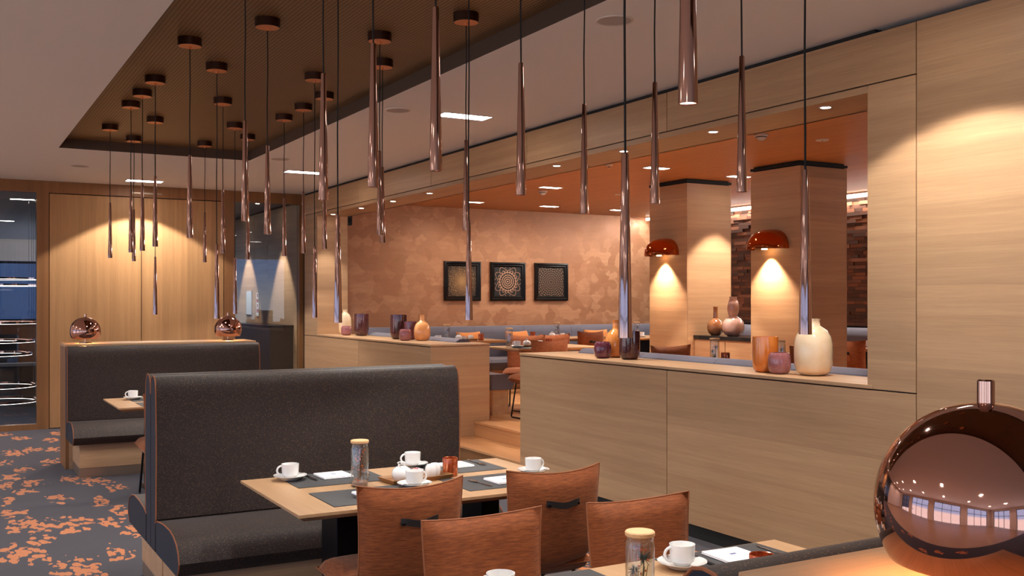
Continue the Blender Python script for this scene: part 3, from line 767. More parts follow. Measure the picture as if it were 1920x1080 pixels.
# chair: origin on floor under seat centre, faces +y
W2 = .232
def pad(m, f, hw, nu=16, nv=14, thick=.035):
    """pillow: f(u,v)->(centre point, normal); u,v in -1..1"""
    idx = {}
    v = []; fc = []
    for side in (1, -1):
        for i in range(nu + 1):
            for j in range(nv + 1):
                u = -1 + 2 * i / nu; w = -1 + 2 * j / nv
                p, n = f(u, w)
                th = thick * (max(0, 1 - abs(u) ** 6) ** .5) * (max(0, 1 - abs(w) ** 6) ** .5)
                idx[side, i, j] = len(v); v.append(p + n * th * side)
    for side in (1, -1):
        for i in range(nu):
            for j in range(nv):
                fc.append([idx[side, i, j], idx[side, i + 1, j], idx[side, i + 1, j + 1], idx[side, i, j + 1]])
    m.add(v, fc)
def back_f(u, w):
    h = (w + 1) / 2
    hw = W2 * (0.93 + .09 * h ** 1.5) * (1 if h > .18 else (1 - .22 * ((.18 - h) / .18) ** 2))
    z = .405 + h * .435 + (.022 * u * u * h ** 3) + (.03 * u * u * max(0, (.2 - h) / .2))
    y = -.205 - .085 * h - .03 * math.sin(PI * h) * .6 + .045 * u * u * (.4 + .6 * h)
    return Vector((u * hw, y, z)), Vector((-.25 * u, 1, .18)).normalized()
def seat_f(u, w):
    return Vector((u * W2 * (1.02 - .05 * w * w), .02 + w * .235, .425 + .012 * w - .012 * w * w * (w > 0) + .0 * u)), Vector((0, 0, 1))
def rim(f, n=24):
    pts = []
    for a, b, c, d in ((-1, -1, 1, -1), (1, -1, 1, 1), (1, 1, -1, 1), (-1, 1, -1, -1)):
        for i in range(n): pts.append(f(a + (c - a) * i / n, b + (d - b) * i / n)[0])
    return pts
def chair(label, loc, rz, group, detail=True, metal='black_metal'):
    t = thing('dining_chair', label, 'chair', loc, rz, group)
    bk = ob('backrest', cm('ch_b', 'chenille', lambda m: pad(m, back_f, W2, thick=.042), 60), t)
    se = ob('seat', cm('ch_s', 'chenille', lambda m: pad(m, seat_f, W2, thick=.055), 60), t)
    if detail:
        ob('piping', cm('ch_bp', 'piping', lambda m: m.tube(rim(back_f), .0035, 6, True)), bk)
        ob('piping', cm('ch_sp', 'piping', lambda m: m.tube(rim(seat_f), .0035, 6, True)), se)
    def strap(m):
        pts = []
        for i in range(13):
            u = -1 + i / 6; pts.append((u * .082, -.330 - .016 * math.cos(u * PI / 2) ** 0.6 if abs(u) < .99 else -.328, .712 - .006 * math.cos(u * PI)))
        v = []; fcs = []
        for (x, y, z) in pts: v += [(x, y, z + .014), (x, y, z - .014), (x, y + .004, z - .014), (x, y + .004, z + .014)]
        for i in range(12):
            for k in range(4): fcs.append([i * 4 + k, i * 4 + (k + 1) % 4, i * 4 + 4 + (k + 1) % 4, i * 4 + 4 + k])
        m.add(v, fcs + [[0, 1, 2, 3], [48, 49, 50, 51]])
    hd = ob('handle', cm('ch_h', 'leather', strap), t); hd['label'] = 'black leather pull strap'
    for sx in (-1, 1):
        ob('stud', cm('ch_st%d' % sx, 'black_metal', lambda m: m.add(*(lambda q: (q.v, q.f))(MB().lathe([(0, .022), (.006, .02), (.009, .012), (.009, 0)], 12).xf(Matrix.Translation((sx * .072, -.318, .71)) @ Matrix.Rotation(PI / 2, 4, 'X'))))), hd)
    for sx in (-1, 1):
        def leg(m):
            x = sx * .19
            m.tube([(x * .9, -.12, .385), (x, -.2, .02), (x, -.19, .010), (x, -.17, .008), (x, .18, .008), (x, .2, .010), (x, .21, .02), (x * .9, .14, .385)], .009, 8)
        ob('leg', cm('ch_l%d' % sx, metal, leg), t)
    ob('seat_frame', cm('ch_f', metal, lambda m: m.box(-.175, -.13, .372, .175, -.11, .386).box(-.175, .13, .372, .175, .15, .386).box(-.175, -.11, .374, -.155, .13, .386).box(.155, -.11, .374, .175, .13, .386)), t)
    return t
G1, G2 = 'rust dining chairs at the booth tables', 'rust dining chairs in the inner room'
OY = .29
chair('rust chenille chair with strap, at the berry-jar table aisle end', (1.668, 3.79 + OY - .05, 0), .02, G1)
chair('rust chenille chair with strap, at the berry-jar table wall end', (2.372, 3.80 + OY - .05, 0), -.03, G1)
chair('rust chenille chair facing the thistle-jar table, aisle end', (1.64, 3.13 - OY, 0), PI + .02, G1)
chair('rust chenille chair facing the thistle-jar table, wall end', (2.28, 3.10 - OY, 0), PI, G1)
chair('rust chenille chair half hidden behind the booth, at the far table', (1.62, 8.52, 0), .0, G1)
chair('rust chenille chair at the far table, wall side', (2.25, 8.52, 0), .0, G1)

# ---- table ware
def cup_m(m):
    m.shell([(0, .004), (.024, .0), (.027, .004), (.036, .012), (.0395, .03), (.041, .066), (.0385, .066), (.037, .03), (.033, .014), (0, .008)], 32)
def saucer_m(m):
    m.shell([(0, .0), (.045, 0), (.05, .004), (.072, .016), (.078, .019), (.0785, .021), (.072, .0195), (.048, .008), (.03, .006), (0, .006)], 36)
def cup(x, y, z, where, ha=PI, sp=True, g='white cups and saucers'):
    s = tag(ob('saucer', cm('saucer', 'porcelain', saucer_m), None, (x, y, z + .0005)), 'white porcelain saucer ' + where, 'saucer', g)
    t = thing('coffee_cup', 'white porcelain coffee cup ' + where, 'cup', (x, y, z + .008), ha, g)
    ob('body', cm('cupb', 'porcelain', cup_m), t)
    ob('handle', cm('cuph', 'porcelain', lambda m: m.tube([(.037 + .024 * math.sin(a) * 1.0, 0, .036 + .022 * math.cos(a)) for a in [PI * i / 10 for i in range(11)]], .0048, 8)), t)
    if sp: tag(ob('teaspoon', cm('tsp', 'steel', spoon_m), None, (x + .052 * math.cos(ha - 1.9), y + .052 * math.sin(ha - 1.9), z + .019), (0, 0, ha - 1.9 + PI / 2)), 'steel teaspoon on the saucer ' + where, 'spoon', 'teaspoons')
def spoon_m(m):
    m.tube([(-.06, 0, .004), (-.02, 0, .003), (.02, 0, .002), (.035, 0, .002)], [.0035, .0026, .002, .003], 6, flat=.5)
    m.lathe([(0, -.003), (.008, -.002), (.012, .002)], 14, (.046, 0, .002))
def fork_m(m):
    m.tube([(-.1, 0, .004), (-.06, 0, .003), (0, 0, .003), (.03, 0, .005)], [.005, .004, .0025, .004], 6, flat=.45)
    m.box(.028, -.011, .003, .045, .011, .006, .001)
    for k in range(4): m.box(.045, -.011 + k * .0063, .003, .088, -.011 + k * .0063 + .0032, .0055)
def knife_m(m):
    m.tube([(-.1, 0, .004), (-.05, 0, .0045), (0, 0, .004)], [.006, .0065, .005], 6, flat=.6)
def blade_m(m): m.box(0, -.008, .002, .105, .006, .0042, .0006)
def fork(x, y, z, rz, where): tag(ob('fork', cm('fork', 'steel', fork_m), None, (x, y, z), (0, 0, rz)), 'steel table fork ' + where, 'fork', 'table forks')
def knife(x, y, z, rz, where):
    t = thing('knife', 'table knife with dark handle ' + where, 'knife', (x, y, z), rz, 'table knives')
    ob('handle', cm('knh', 'black_metal', knife_m), t); ob('blade', cm('knb', 'steel', blade_m), t)
def mat_(x0, y0, z, where, w=.445, h=.33):
    tag(ob('placemat', cm('plm', 'placemat', lambda m: m.box(0, 0, 0, .445, .33, .003, .001)), None, (x0, y0, z)), 'charcoal woven placemat ' + where, 'placemat', 'charcoal placemats')
def napkin(x, y, z, rz, where, sc=1.0):
    t = thing('napkin', 'folded white napkin with small blue emblem ' + where, 'napkin', (x, y, z), rz, 'folded white napkins')
    ob('cloth', cm('npk', 'napkin_white', lambda m: m.box(-.075, -.075, 0, .075, .075, .005, .002).box(-.074, -.073, .005, .073, .074, .0095, .002)), t)
    def em(m):
        for k in range(5): m.box(-.012 + k * .005, -.006 + .001 * (k % 2), .0096, -.0085 + k * .005, .006, .0099)
        m.box(-.02, .008, .0096, .018, .0095, .0099)
    ob('emblem', cm('npe', 'emblem_blue', em), t)
def jar(x, y, z, label, kind='berry', g='wood-lidded glass jars'):
    t = thing('flower_jar', label, 'jar', (x, y, z), 0, g)
    ob('glass', cm('jarg', 'jar_glass', lambda m: m.shell([(0, .0), (.036, 0), (.04, .005), (.0405, .17), (.0385, .182), (.036, .186), (.0375, .192), (.0375, .198), (.035, .198), (.034, .187), (.0375, .175), (.0375, .01), (0, .006)], 32)), t)
    ob('lid', cm('jarl', 'lid_wood', lambda m: m.lathe([(0, .198), (.040, .198), (.0415, .200), (.0415, .208), (.039, .211), (0, .211)], 32)), t)
    ob('gravel', cm('jargv', 'gravel', lambda m: m.lathe([(0, .0065), (.036, .0065), (.037, .02), (.03, .026), (.012, .022), (0, .027)], 20)), t)
    r = random.Random(hash(kind) % 7 + 2 if kind != 'berry' else 11)
    stems, berries = MB(), MB()
    if kind == 'berry':
        for i in range(9):
            a = r.uniform(0, 2 * PI); q = r.uniform(.006, .026); h = r.uniform(.07, .155)
            tip = (q * math.cos(a), q * math.sin(a), .02 + h)
            stems.tube([(q * .3 * math.cos(a), q * .3 * math.sin(a), .02), (q * .5 * math.cos(a + .4), q * .5 * math.sin(a + .4), .02 + h * .5), tip], .0011, 5)
            for j in range(3): berries.ball((tip[0] + r.uniform(-.008, .008), tip[1] + r.uniform(-.008, .008), tip[2] - r.uniform(0, .05)), r.uniform(.0026, .0038), 8)
        for i in range(3): berries.ball((r.uniform(-.025, .025), r.uniform(-.025, .025), .03), .004, 8)
        ob('berries', cm('jb', 'berry', lambda m: m.add(berries.v, berries.f)), t)
        ob('stems', cm('js', 'stem', lambda m: m.add(stems.v, stems.f)), t)
    else:
        th = MB(); stw = MB()
        for (cx, cy, cz, rr) in ((.01, -.006, .135, .026), (-.012, .008, .10, .02), (.008, .01, .065, .022), (-.016, -.012, .05, .018)):
            for i in range(46):
                dvec = Vector((r.gauss(0, 1), r.gauss(0, 1), r.gauss(.2, 1))).normalized() * rr
                q = Vector((cx, cy, cz)) + dvec
                k_ = math.hypot(q.x, q.y)
                if k_ > .034: q.x *= .034 / k_; q.y *= .034 / k_
                th.tube([(cx, cy, cz), q], [.0014, .0003], 4)
            th.tube([(cx * .3, cy * .3, .02), (cx, cy, cz)], .0014, 5)
        for i in range(26):
            a = r.uniform(0, 2 * PI); q = r.uniform(.01, .03)
            stw.tube([(q * .4 * math.cos(a), q * .4 * math.sin(a), .03), (q * math.cos(a), q * math.sin(a), r.uniform(.06, .115))], [.001, .003], 4, flat=.3)
        for i in range(10): berries.ball((r.uniform(-.026, .026), r.uniform(-.024, .024), r.uniform(.09, .16)), .0034, 8)
        ob('thistles', cm('jt', 'thistle', lambda m: m.add(th.v, th.f)), t)
        ob('straw_flowers', cm('jst', 'straw', lambda m: m.add(stw.v, stw.f)), t)
        ob('berries', cm('jb2', 'berry', lambda m: m.add(berries.v, berries.f)), t)
    return t
def tealight(x, y, z, label, g='copper tealight glasses'):
    t = thing('tealight_glass', label, 'candle holder', (x, y, z), 0, g)
    ob('glass', cm('tlg', 'copper_glass', lambda m: m.shell([(0, 0), (.034, 0), (.0365, .004), (.0375, .085), (.0365, .087), (.035, .085), (.034, .012), (0, .010)], 32)), t)
    ob('candle', cm('tlc', 'napkin_white', lambda m: m.lathe([(0, .011), (.019, .011), (.019, .028), (0, .026)], 20)), t)
def tray_set(x, y, z, rz, where):
    W, H_ = .165, .075
    t = thing('serving_tray', 'small wooden tray ' + where, 'tray', (x, y, z), rz, 'wooden condiment trays')
    def tr(m):
        b_ = [(-W + .012, -H_ + .012), (W - .012, -H_ + .012), (W - .012, H_ - .012), (-W + .012, H_ - .012)]
        o_ = [(-W, -H_), (W, -H_), (W, H_), (-W, H_)]
        i_ = [(-W + .008, -H_ + .008), (W - .008, -H_ + .008), (W - .008, H_ - .008), (-W + .008, H_ - .008)]
        j_ = [(-W + .018, -H_ + .018), (W - .018, -H_ + .018), (W - .018, H_ - .018), (-W + .018, H_ - .018)]
        v = [(p, q, 0) for p, q in b_] + [(p, q, .022) for p, q in o_] + [(p, q, .022) for p, q in i_] + [(p, q, .007) for p, q in j_]
        f = [[3, 2, 1, 0], [12, 13, 14, 15]]
        for k in range(3):
            for i in range(4): f.append([k * 4 + i, k * 4 + (i + 1) % 4, k * 4 + 4 + (i + 1) % 4, k * 4 + 4 + i])
        m.add(v, f)
    ob('tray_body', cm('tray', 'tray_wood', tr), t)
    R = Matrix.Rotation(rz, 3, 'Z')
    def at(dx, dy, dz=.0075): p = R @ Vector((dx, dy, 0)); return (x + p.x, y + p.y, z + dz)
    s = thing('sugar_bowl', 'round white lidded sugar bowl on the tray ' + where, 'sugar bowl', at(-.085, -.01), rz, 'white sugar bowls')
    ob('bowl', cm('sgb', 'porcelain', lambda m: m.lathe([(0, 0), (.028, 0), (.042, .012), (.047, .03), (.045, .046), (.036, .058), (.030, .061)], 32)), s)
    ld = ob('lid', cm('sgl', 'porcelain', lambda m: m.lathe([(.031, .06), (.026, .065), (.012, .068), (0, .069)], 28)), s)
    ob('lid_loop', cm('sgh', 'porcelain', lambda m: m.tube([(.017 * math.cos(a), 0, .066 + .019 * math.sin(a)) for a in [PI * i / 10 for i in range(11)]], .0042, 8)), ld)
    ob('spoon', cm('sgs', 'steel', lambda m: m.tube([(-.012, -.012, .05), (-.022, -.024, .078), (-.026, -.028, .088)], [.002, .002, .005], 6)), s)
    p_ = thing('sachet_pot', 'small white square pot of sugar sachets on the tray ' + where, 'pot', at(-.005, .0), rz, 'white sachet pots')
    def pot(m):
        m.box(-.026, -.026, 0, .026, .026, .006).box(-.028, -.028, .004, .028, -.025, .046).box(-.028, .025, .004, .028, .028, .046).box(-.028, -.025, .004, -.025, .025, .046).box(.025, -.025, .004, .028, .025, .046)
    ob('pot_body', cm('scp', 'porcelain', pot), p_)
    for i, c in enumerate(('napkin_white', 'sachet_pink', 'napkin_white', 'piping')):
        ob('sachet', cm('sch%d' % i, c, lambda m: m.box(-.018 + i * .001, -.017 + i * .009, .007, .017, -.014 + i * .009, .046 + .003 * (i % 2))), p_, (0, 0, 0), (0, .15 * (-1) ** i, 0))
    for i, (dx, dy) in enumerate(((.075, -.012), (.108, .008))):
        tag(ob('shaker', cm('shk', 'porcelain', lambda m: m.lathe([(0, 0), (.020, 0), (.0265, .01), (.029, .03), (.027, .05), (.019, .061), (.008, .063), (0, .063)], 28)), None, at(dx, dy)),
            'white bean-shaped %s shaker on the tray %s' % (('salt', 'pepper')[i], where), 'shaker', 'white shakers')

ZT = .75
WA = ['at the bench-side aisle end of the berry-jar table', 'at the bench-side wall end of the berry-jar table', 'at the chair-side aisle end of the berry-jar table', 'at the chair-side wall end of the berry-jar table']
mat_(1.405, 4.425, ZT, WA[0]); mat_(2.035, 4.425, ZT, WA[1]); mat_(1.405, 3.955, ZT, WA[2]); mat_(2.045, 3.985, ZT, WA[3])
ZM = ZT + .0035
cup(1.437, 4.655, ZM + .0, WA[0], PI * .95); cup(2.085, 4.70, ZM, WA[1], PI * .95); cup(1.868, 4.19, ZM, WA[2], 0.1); cup(2.52, 4.235, ZM, WA[3], .1)
napkin(1.645, 4.64, ZM, .03, WA[0]); napkin(2.285, 4.62, ZM, .03, WA[1]); napkin(1.64, 4.11, ZM, .03, WA[2]); napkin(2.30, 4.125, ZM, .03, WA[3])
knife(1.53, 4.665, ZM, -PI / 2 + .05, WA[0]); fork(1.79, 4.65, ZM, -PI / 2, WA[0])
knife(2.165, 4.66, ZM, -PI / 2, WA[1]); fork(2.42, 4.64, ZM, -PI / 2, WA[1])
fork(1.55, 4.02, ZM, PI / 2, WA[2]); knife(1.80, 4.05, ZM, PI / 2, WA[2]); fork(2.165, 4.12, ZM, PI / 2 + .1, WA[3]); knife(2.44, 4.11, ZM, PI / 2, WA[3])
jar(1.665, 4.345, ZT, 'glass jar of orange berries and gravel under a wooden lid', 'berry')
tray_set(1.955, 4.365, ZT, .12, 'of the berry-jar table')
tealight(2.145, 4.39, ZT + .0005, 'copper mercury-glass tealight beside the berry-jar table tray')

WN = 'at the chair-side wall end of the thistle-jar table'
WN2 = 'at the bench-side wall end of the thistle-jar table'
WN3 = 'at the chair-side aisle end of the thistle-jar table'
mat_(2.03, 2.315, ZT, WN); mat_(1.335, 2.315, ZT, WN3); mat_(2.03, 1.85, ZT, WN2)
cup(2.045, 2.515, ZM, WN, PI * .93); napkin(2.275, 2.535, ZM, -.05, WN); fork(2.43, 2.50, ZM, -PI / 2 - .1, WN); knife(2.145, 2.45, ZM, -PI / 2, WN)
cup(1.38, 2.50, ZM, WN3, PI * .9)
cup(1.98, 2.20, ZM, WN2, PI * .6)
fork(1.935, 2.36, ZT + .001, -.55, 'beside the thistle jar')
tealight(2.145, 2.265, ZT + .0005, 'copper glass tealight holder beside the napkin by the lamp ledge')
jar(1.685, 2.255, ZT, 'glass jar of thistle and straw flowers under a wooden lid', 'thistle')

WC = 'on the far table below the two copper lamps'
mat_(1.40, 8.86, ZT, 'bench-side ' + WC); mat_(1.40, 8.43, ZT, 'chair-side ' + WC)
cup(1.43, 9.06, ZM, WC, PI * .95)
napkin(1.64, 9.04, ZM, 0, WC); knife(1.54, 9.02, ZM, -PI / 2, WC)
cup(1.84, 8.66, ZM, 'at the chair place of the far table', 0)
fork(1.53, 8.58, ZM, PI / 2, WC)

# ---- copper globe lamps
def globe(x, y, z, label, R=.14, power=K_LAMP):
    t = thing('globe_lamp', label, 'lamp', (x, y, z), 0, 'copper globe table lamps')
    zc = .045 + R * .5
    n = 28; a0 = math.acos(.5)
    out = [(R * math.sin(a), zc + R * math.cos(a)) for a in [PI - a0 - (PI - a0) * i / n for i in range(n + 1)]]
    inn = [(max(0, r - .002 * (1 if r > .003 else 0)), q - .0015) for r, q in out]
    def sh(m): m.shell(inn[::-1][:-0 or None] + out, 56)
    ob('shade', cm('glo%.3f' % R, 'copper_lamp', sh, 60), t)
    ob('finial', cm('glf', 'copper', lambda m: m.lathe([(.011, zc + R - .004), (.011, zc + R + .028), (.009, zc + R + .030), (0, zc + R + .030)], 24)), t)
    ob('stem', cm('gls', 'copper', lambda m: m.lathe([(.008, .01), (.008, zc), (0, zc)], 16)), t)
    ob('foot', cm('glb', 'copper', lambda m: m.lathe([(0, 0), (.06, 0), (.06, .008), (.05, .011), (0, .011)], 36)), t)
    bl = ob('bulb', cm('glu', 'glow_warm', lambda m: m.ball((0, 0, zc + .02), .022, 12)), t)
    light('POINT', 'lamp_bulb', (0, 0, zc - .03), power, HOT, t, size=.02)
globe(1.20, .85, 1.210, 'large copper globe lamp on the ledge beside the thistle-jar table', power=6.5)
globe(1.222, 10.50, 1.180, 'small copper globe lamp at the aisle end of the far bench ledge')
globe(2.60, 10.56, 1.180, 'small copper globe lamp at the wall end of the far bench ledge')

# ---- vases on the ledge
ZL = 1.138
def vase(name, prof, mat, x, y, z, Dm, H, label, hollow=True, n=36):
    p = [(r * Dm / 2, q * H) for r, q in prof]
    if hollow:
        last = p[-1]; p = p + [(last[0] - .006, last[1] - .001)] + [(max(.0, r - .008), q + (.008 if i == 0 else 0)) for i, (r, q) in list(enumerate(p))[-2:0:-1]] + [(0, .012)]
    m = MB().shell(p, n).mesh(name, mat, 50)
    return tag(ob(name, m, None, (x, y, z)), label, 'vase')
TUMB = [(0, 0), (.55, 0), (.74, .02), (.88, .07), (.96, .16), (1, .3), (1, .9), (.985, 1)]
SQUAT = [(0, 0), (.55, 0), (.75, .03), (.93, .15), (1, .35), (1, .65), (.95, .85), (.82, .97), (.76, 1)]
BOTT = [(0, 0), (.5, 0), (.72, .02), (.9, .09), (.99, .22), (1, .36), (.95, .5), (.8, .63), (.55, .71), (.34, .75), (.28, .79), (.28, .97), (.31, 1)]
BIG = [(0, 0), (.5, 0), (.7, .02), (.88, .08), (.98, .2), (1, .38), (.985, .55), (.9, .69), (.7, .80), (.45, .855), (.36, .88), (.34, .97), (.37, 1)]
vase('vase', BIG, 'vase_cream', 4.72, 12.86, ZL, .175, .33, 'pale cream shouldered vase behind the small mauve pot by the jamb')
vase('vase', SQUAT, 'vase_mauve', 4.60, 12.48, ZL, .138, .122, 'small mauve glass pot before the pale cream vase')
vase('vase', TUMB, 'vase_plum', 4.717, 12.25, ZL, .192, .282, 'tall plum tumbler vase next to the small mauve pot by the jamb')
vase('vase', TUMB, 'vase_plum', 4.70, 11.0, ZL, .198, .286, 'tall dark plum tumbler vase beside the mauve beaker')
vase('vase', TUMB, 'vase_violet', 4.752, 10.77, ZL, .143, .21, 'medium mauve beaker vase between the plum tumbler and peach bottle')
vase('vase', SQUAT, 'vase_mauve', 4.575, 10.52, ZL, .136, .13, 'small mauve glass pot before the mauve beaker and peach bottle')
vase('vase', BOTT, 'vase_peach', 4.745, 10.43, ZL, .19, .293, 'glossy peach bottle vase at the end of the low wall by the steps')
vase('vase', SQUAT, 'vase_violet', 4.567, 6.60, ZL, .14, .13, 'small dark violet pot before the amber bottle vase')
vase('vase', BOTT, 'vase_orange', 4.735, 6.66, ZL, .175, .298, 'amber orange bottle vase between the violet pot and plum tumbler')
vase('vase', TUMB, 'vase_plum', 4.66, 6.37, ZL, .162, .22, 'plum glass tumbler vase beside the amber bottle vase')
vase('vase', TUMB, 'vase_amber', 4.595, 4.82, ZL, .164, .226, 'orange cylinder vase beside the big cream vase')
vase('vase', SQUAT, 'vase_mauve', 4.565, 4.665, ZL, .142, .133, 'small mauve pot between the orange cylinder and big cream vase')
vase('vase', BIG, 'vase_cream', 4.655, 4.47, ZL, .232, .345, 'big glossy cream bottle vase at the end of the ledge')

# ================================================================ inner room furniture
# pictures
for i, (x0, lab) in enumerate(((6.364, 'black-framed picture of a radiating golden dot mandala'), (7.129, 'black-framed picture of a ringed mandala with looping petals'), (7.895, 'black-framed picture of a fine brown star mandala'))):
    t = thing('picture', lab, 'picture', (x0 + .30, YI - .002, 1.873), 0, 'mandala pictures')
    fr = MB()
    A, B = .298, .288
    prof = [(0, 0), (0, -.035), (.022, -.045), (.04, -.030), (.052, -.034), (.07, -.018), (.07, 0)]
    v = []; f = []
    k = len(prof)
    for sx, sz in ((-1, -1), (1, -1), (1, 1), (-1, 1)):
        for o, y in prof: v.append((sx * (A - o), y, sz * (B - o)))
    for c_ in range(4):
        for q in range(k - 1): f.append([c_ * k + q, ((c_ + 1) % 4) * k + q, ((c_ + 1) % 4) * k + q + 1, c_ * k + q + 1])
    fr.add(v, f)
    ob('frame', (fr, 'frame_black'), t)
    ob('print', (MB().box(-A + .066, -.012, -B + .066, A - .066, -.004, B - .066), 'mandala_%d' % i), t)

# loudspeaker in the corner
t = thing('wall_speaker', 'small black loudspeaker hanging in the corner by the jamb', 'speaker', (4.875, 13.15, 2.62))
ob('cabinet', (MB().box(-.035, -.05, 0, .04, .05, .17, .006, 2), 'black_matte'), t)
ob('bracket', (MB().box(-.01, .05, .07, .01, .10, .09), 'black_metal'), t)
ob('cone', (MB().lathe([(.028, 0), (.02, -.006), (0, -.01)], 20).xf(Matrix.Translation((0, -.051, .06)) @ Matrix.Rotation(PI / 2, 4, 'X')), 'black_metal'), t)

# sconces on the columns
for cy, lab in ((9.155, 'copper half-dome wall lamp on the column nearer the copper wall'), (7.47, 'copper half-dome wall lamp on the column nearer the oak pier')):
    t = thing('wall_sconce', lab, 'wall lamp', (7.2, cy, 2.10), 0, 'copper half-dome sconces')
    R, Hh, Dp = .245, .20, .24
    sh = MB(); nu, nv = 20, 12; v = []; f = []
    for s_ in (0, 1):
        kk = 1 - .03 * s_
        for i in range(nu + 1):
            a = PI * i / nu
            for j in range(nv + 1):
                bb = PI / 2 * j / nv
                rx = math.cos(bb) ** .8
                v.append((-Dp * kk * math.sin(a) * rx - .0005, -R * kk * math.cos(a) * rx, Hh * kk * math.sin(bb) ** .9))
    w_ = (nu + 1) * (nv + 1)
    for s_ in (0, 1):
        for i in range(nu):
            for j in range(nv):
                q = s_ * w_ + i * (nv + 1) + j; f.append([q, q + nv + 1, q + nv + 2, q + 1])
    for i in range(nu): f.append([i * (nv + 1), (i + 1) * (nv + 1), w_ + (i + 1) * (nv + 1), w_ + i * (nv + 1)])
    sh.add(v, f)
    ob('shade', sh.mesh('sconce_shade', 'copper_sconce', 60, False), t)
    ob('lamp_holder', (MB().lathe([(.03, .0), (.03, .06), (0, .06)], 20, (-.09, 0, .02)), 'copper_sconce'), t)
    ob('bulb', (MB().lathe([(0, -.004), (.028, -.004), (.028, .02), (0, .02)], 20, (-.09, 0, .0)), 'glow_warm'), t)
    light('SPOT', 'sconce_lamp', (-.09, 0, -.015), K_SCONCE, (1, .78, .58), t, size=.03, spot=math.radians(96), blend=.5)

# sideboard with gourd vases
t = thing('sideboard', 'oak sideboard with black stone top between the two columns', 'sideboard', (7.3, 7.765, ZF))
ob('body', (MB().box(0.02, 0, .0, .50, 1.0, .85), 'oak_y'), t)
for k in range(2): ob('door', (MB().box(0, .005 + k * .5, .04, .018, .495 + k * .5, .84, .001), 'oak_y'), t)
ob('stone_top', (MB().box(-.015, -.0, .85, .51, 1.003, .887, .002), 'stone_black'), t)
ZS = ZF + .888
vase('vase', [(0, 0), (.5, 0), (.8, .07), (.97, .17), (1, .27), (.95, .38), (.75, .49), (.45, .555), (.28, .59), (.26, .7), (.26, .97), (.29, 1)], 'gourd_brown', 7.46, 8.60, ZS, .185, .315, 'brown long-necked round vase on the black stone top')
vase('vase', [(0, 0), (.5, 0), (.8, .06), (.97, .15), (1, .24), (.92, .36), (.7, .44), (.42, .485), (.36, .50), (.44, .56), (.53, .66), (.52, .76), (.44, .87), (.32, .94), (.33, .98), (.36, 1)], 'gourd_pink', 7.44, 8.29, ZS, .24, .425, 'pinkish double-gourd vase on the black stone top')

# grey velvet benches
def velvet_bench(label, loc, rz, L, seams, H=.86, depth=.52):
    t = thing('velvet_bench', label, 'bench', loc, rz, 'grey velvet benches')
    back = [(.215, .30), (.215, H - .07), (.20, H - .03), (.16, H - .005), (.11, H), (.06, H - .008), (.02, H - .04), (0, H - .1), (0, .44), (.03, .40), (.03, .30)]
    seat = [(.03, .28), (.03, .43), (-.1, .45), (-depth + .1, .45), (-depth + .03, .43), (-depth, .39), (-depth, .33), (-depth + .03, .28)]
    w = L / seams
    bmesh_ = MB().prism(back, .002, w - .002).mesh('back_cushion', 'velvet_grey'); smesh = MB().prism(seat, .002, w - .002).mesh('seat_cushion', 'velvet_grey')
    for k in range(seams):
        ob('back_cushion', bmesh_, t, (k * w, 0, 0)); ob('seat_cushion', smesh, t, (k * w, 0, 0))
    ob('base', (MB().box(.02, -depth + .06, 0, L - .02, .2, .285), 'oak_x'), t)
    return t
velvet_bench('long grey velvet bench under the three mandala pictures', (5.1, 13.02, ZF), 0, 5.0, 6, H=.895)
velvet_bench('grey velvet bench behind the low wall by the steps', (5.085, 9.815, ZF), PI / 2 + PI, 3.15, 3) if False else None
velvet_bench('grey velvet bench backing the ledge with the big cream vase', (5.07, 7.415, ZF), -PI / 2, 3.56, 4, H=.855).rotation_euler[2] = PI / 2
o_ = [o for o in D.objects if o.get('label', '').startswith('grey velvet bench backing')][0]
o_.location = (5.07, 3.85, ZF)
o2 = velvet_bench('grey velvet bench behind the low wall by the jamb', (5.07, 9.815, ZF), PI / 2, 2.55, 3, H=.855)
velvet_bench('dark grey velvet bench along the wood block wall', (9.86, 12.35, ZF), -PI / 2, 4.8, 6, H=.93)

def itable(label, x0, x1, y0, y1): table(label, x0, x1, y0, y1, ZF, 'oak tables in the inner room', legs=1)
ZI_T = ZF + .75
itable('oak table just inside the gap, nearest the steps', 5.42, 6.55, 9.42, 10.15)
itable('oak table before the grey bench under the golden dot picture', 5.45, 6.5, 11.55, 12.25)
itable('oak table before the grey bench under the ringed mandala', 7.05, 8.1, 11.62, 12.3)
itable('oak table before the grey bench towards the wood block wall', 8.35, 9.35, 11.3, 12.1)
itable('oak table beside the grey bench behind the cream vase', 5.55, 6.2, 4.4, 5.3)
itable('oak table beside the grey bench behind the amber bottle', 5.45, 6.15, 5.75, 6.75)
itable('oak table by the dark bench along the wood block wall', 8.7, 9.35, 7.3, 8.3)
ch = lambda lab, x, y, r: chair(lab, (x, y, ZF), r, G2, detail=False)
ch('rust chair with strap at the table nearest the steps', 5.60, 9.34, .05)
ch('rust chair seen side-on by the gap, beside the table leg', 6.02, 10.34, -PI / 2 - 2.2)
ch('rust chair behind the table nearest the steps, facing the steps', 6.62, 10.32, PI + .1)
ch('dark rust chair with its back to the steps, under the ringed mandala', 7.62, 11.60, .15)
ch('rust chair at the table towards the wood block wall', 8.85, 11.25, .1)
ch('rust chair beside the column nearer the copper wall', 5.92, 7.2, PI)
ch('rust chair across from the grey bench, behind the orange cylinder', 6.52, 6.55, PI / 2)
ch('rust chair across from the grey bench, behind the oak pier', 6.42, 5.42, PI / 2)
ch('rust chair at the dark bench beyond the column', 8.62, 7.55, -PI / 2)
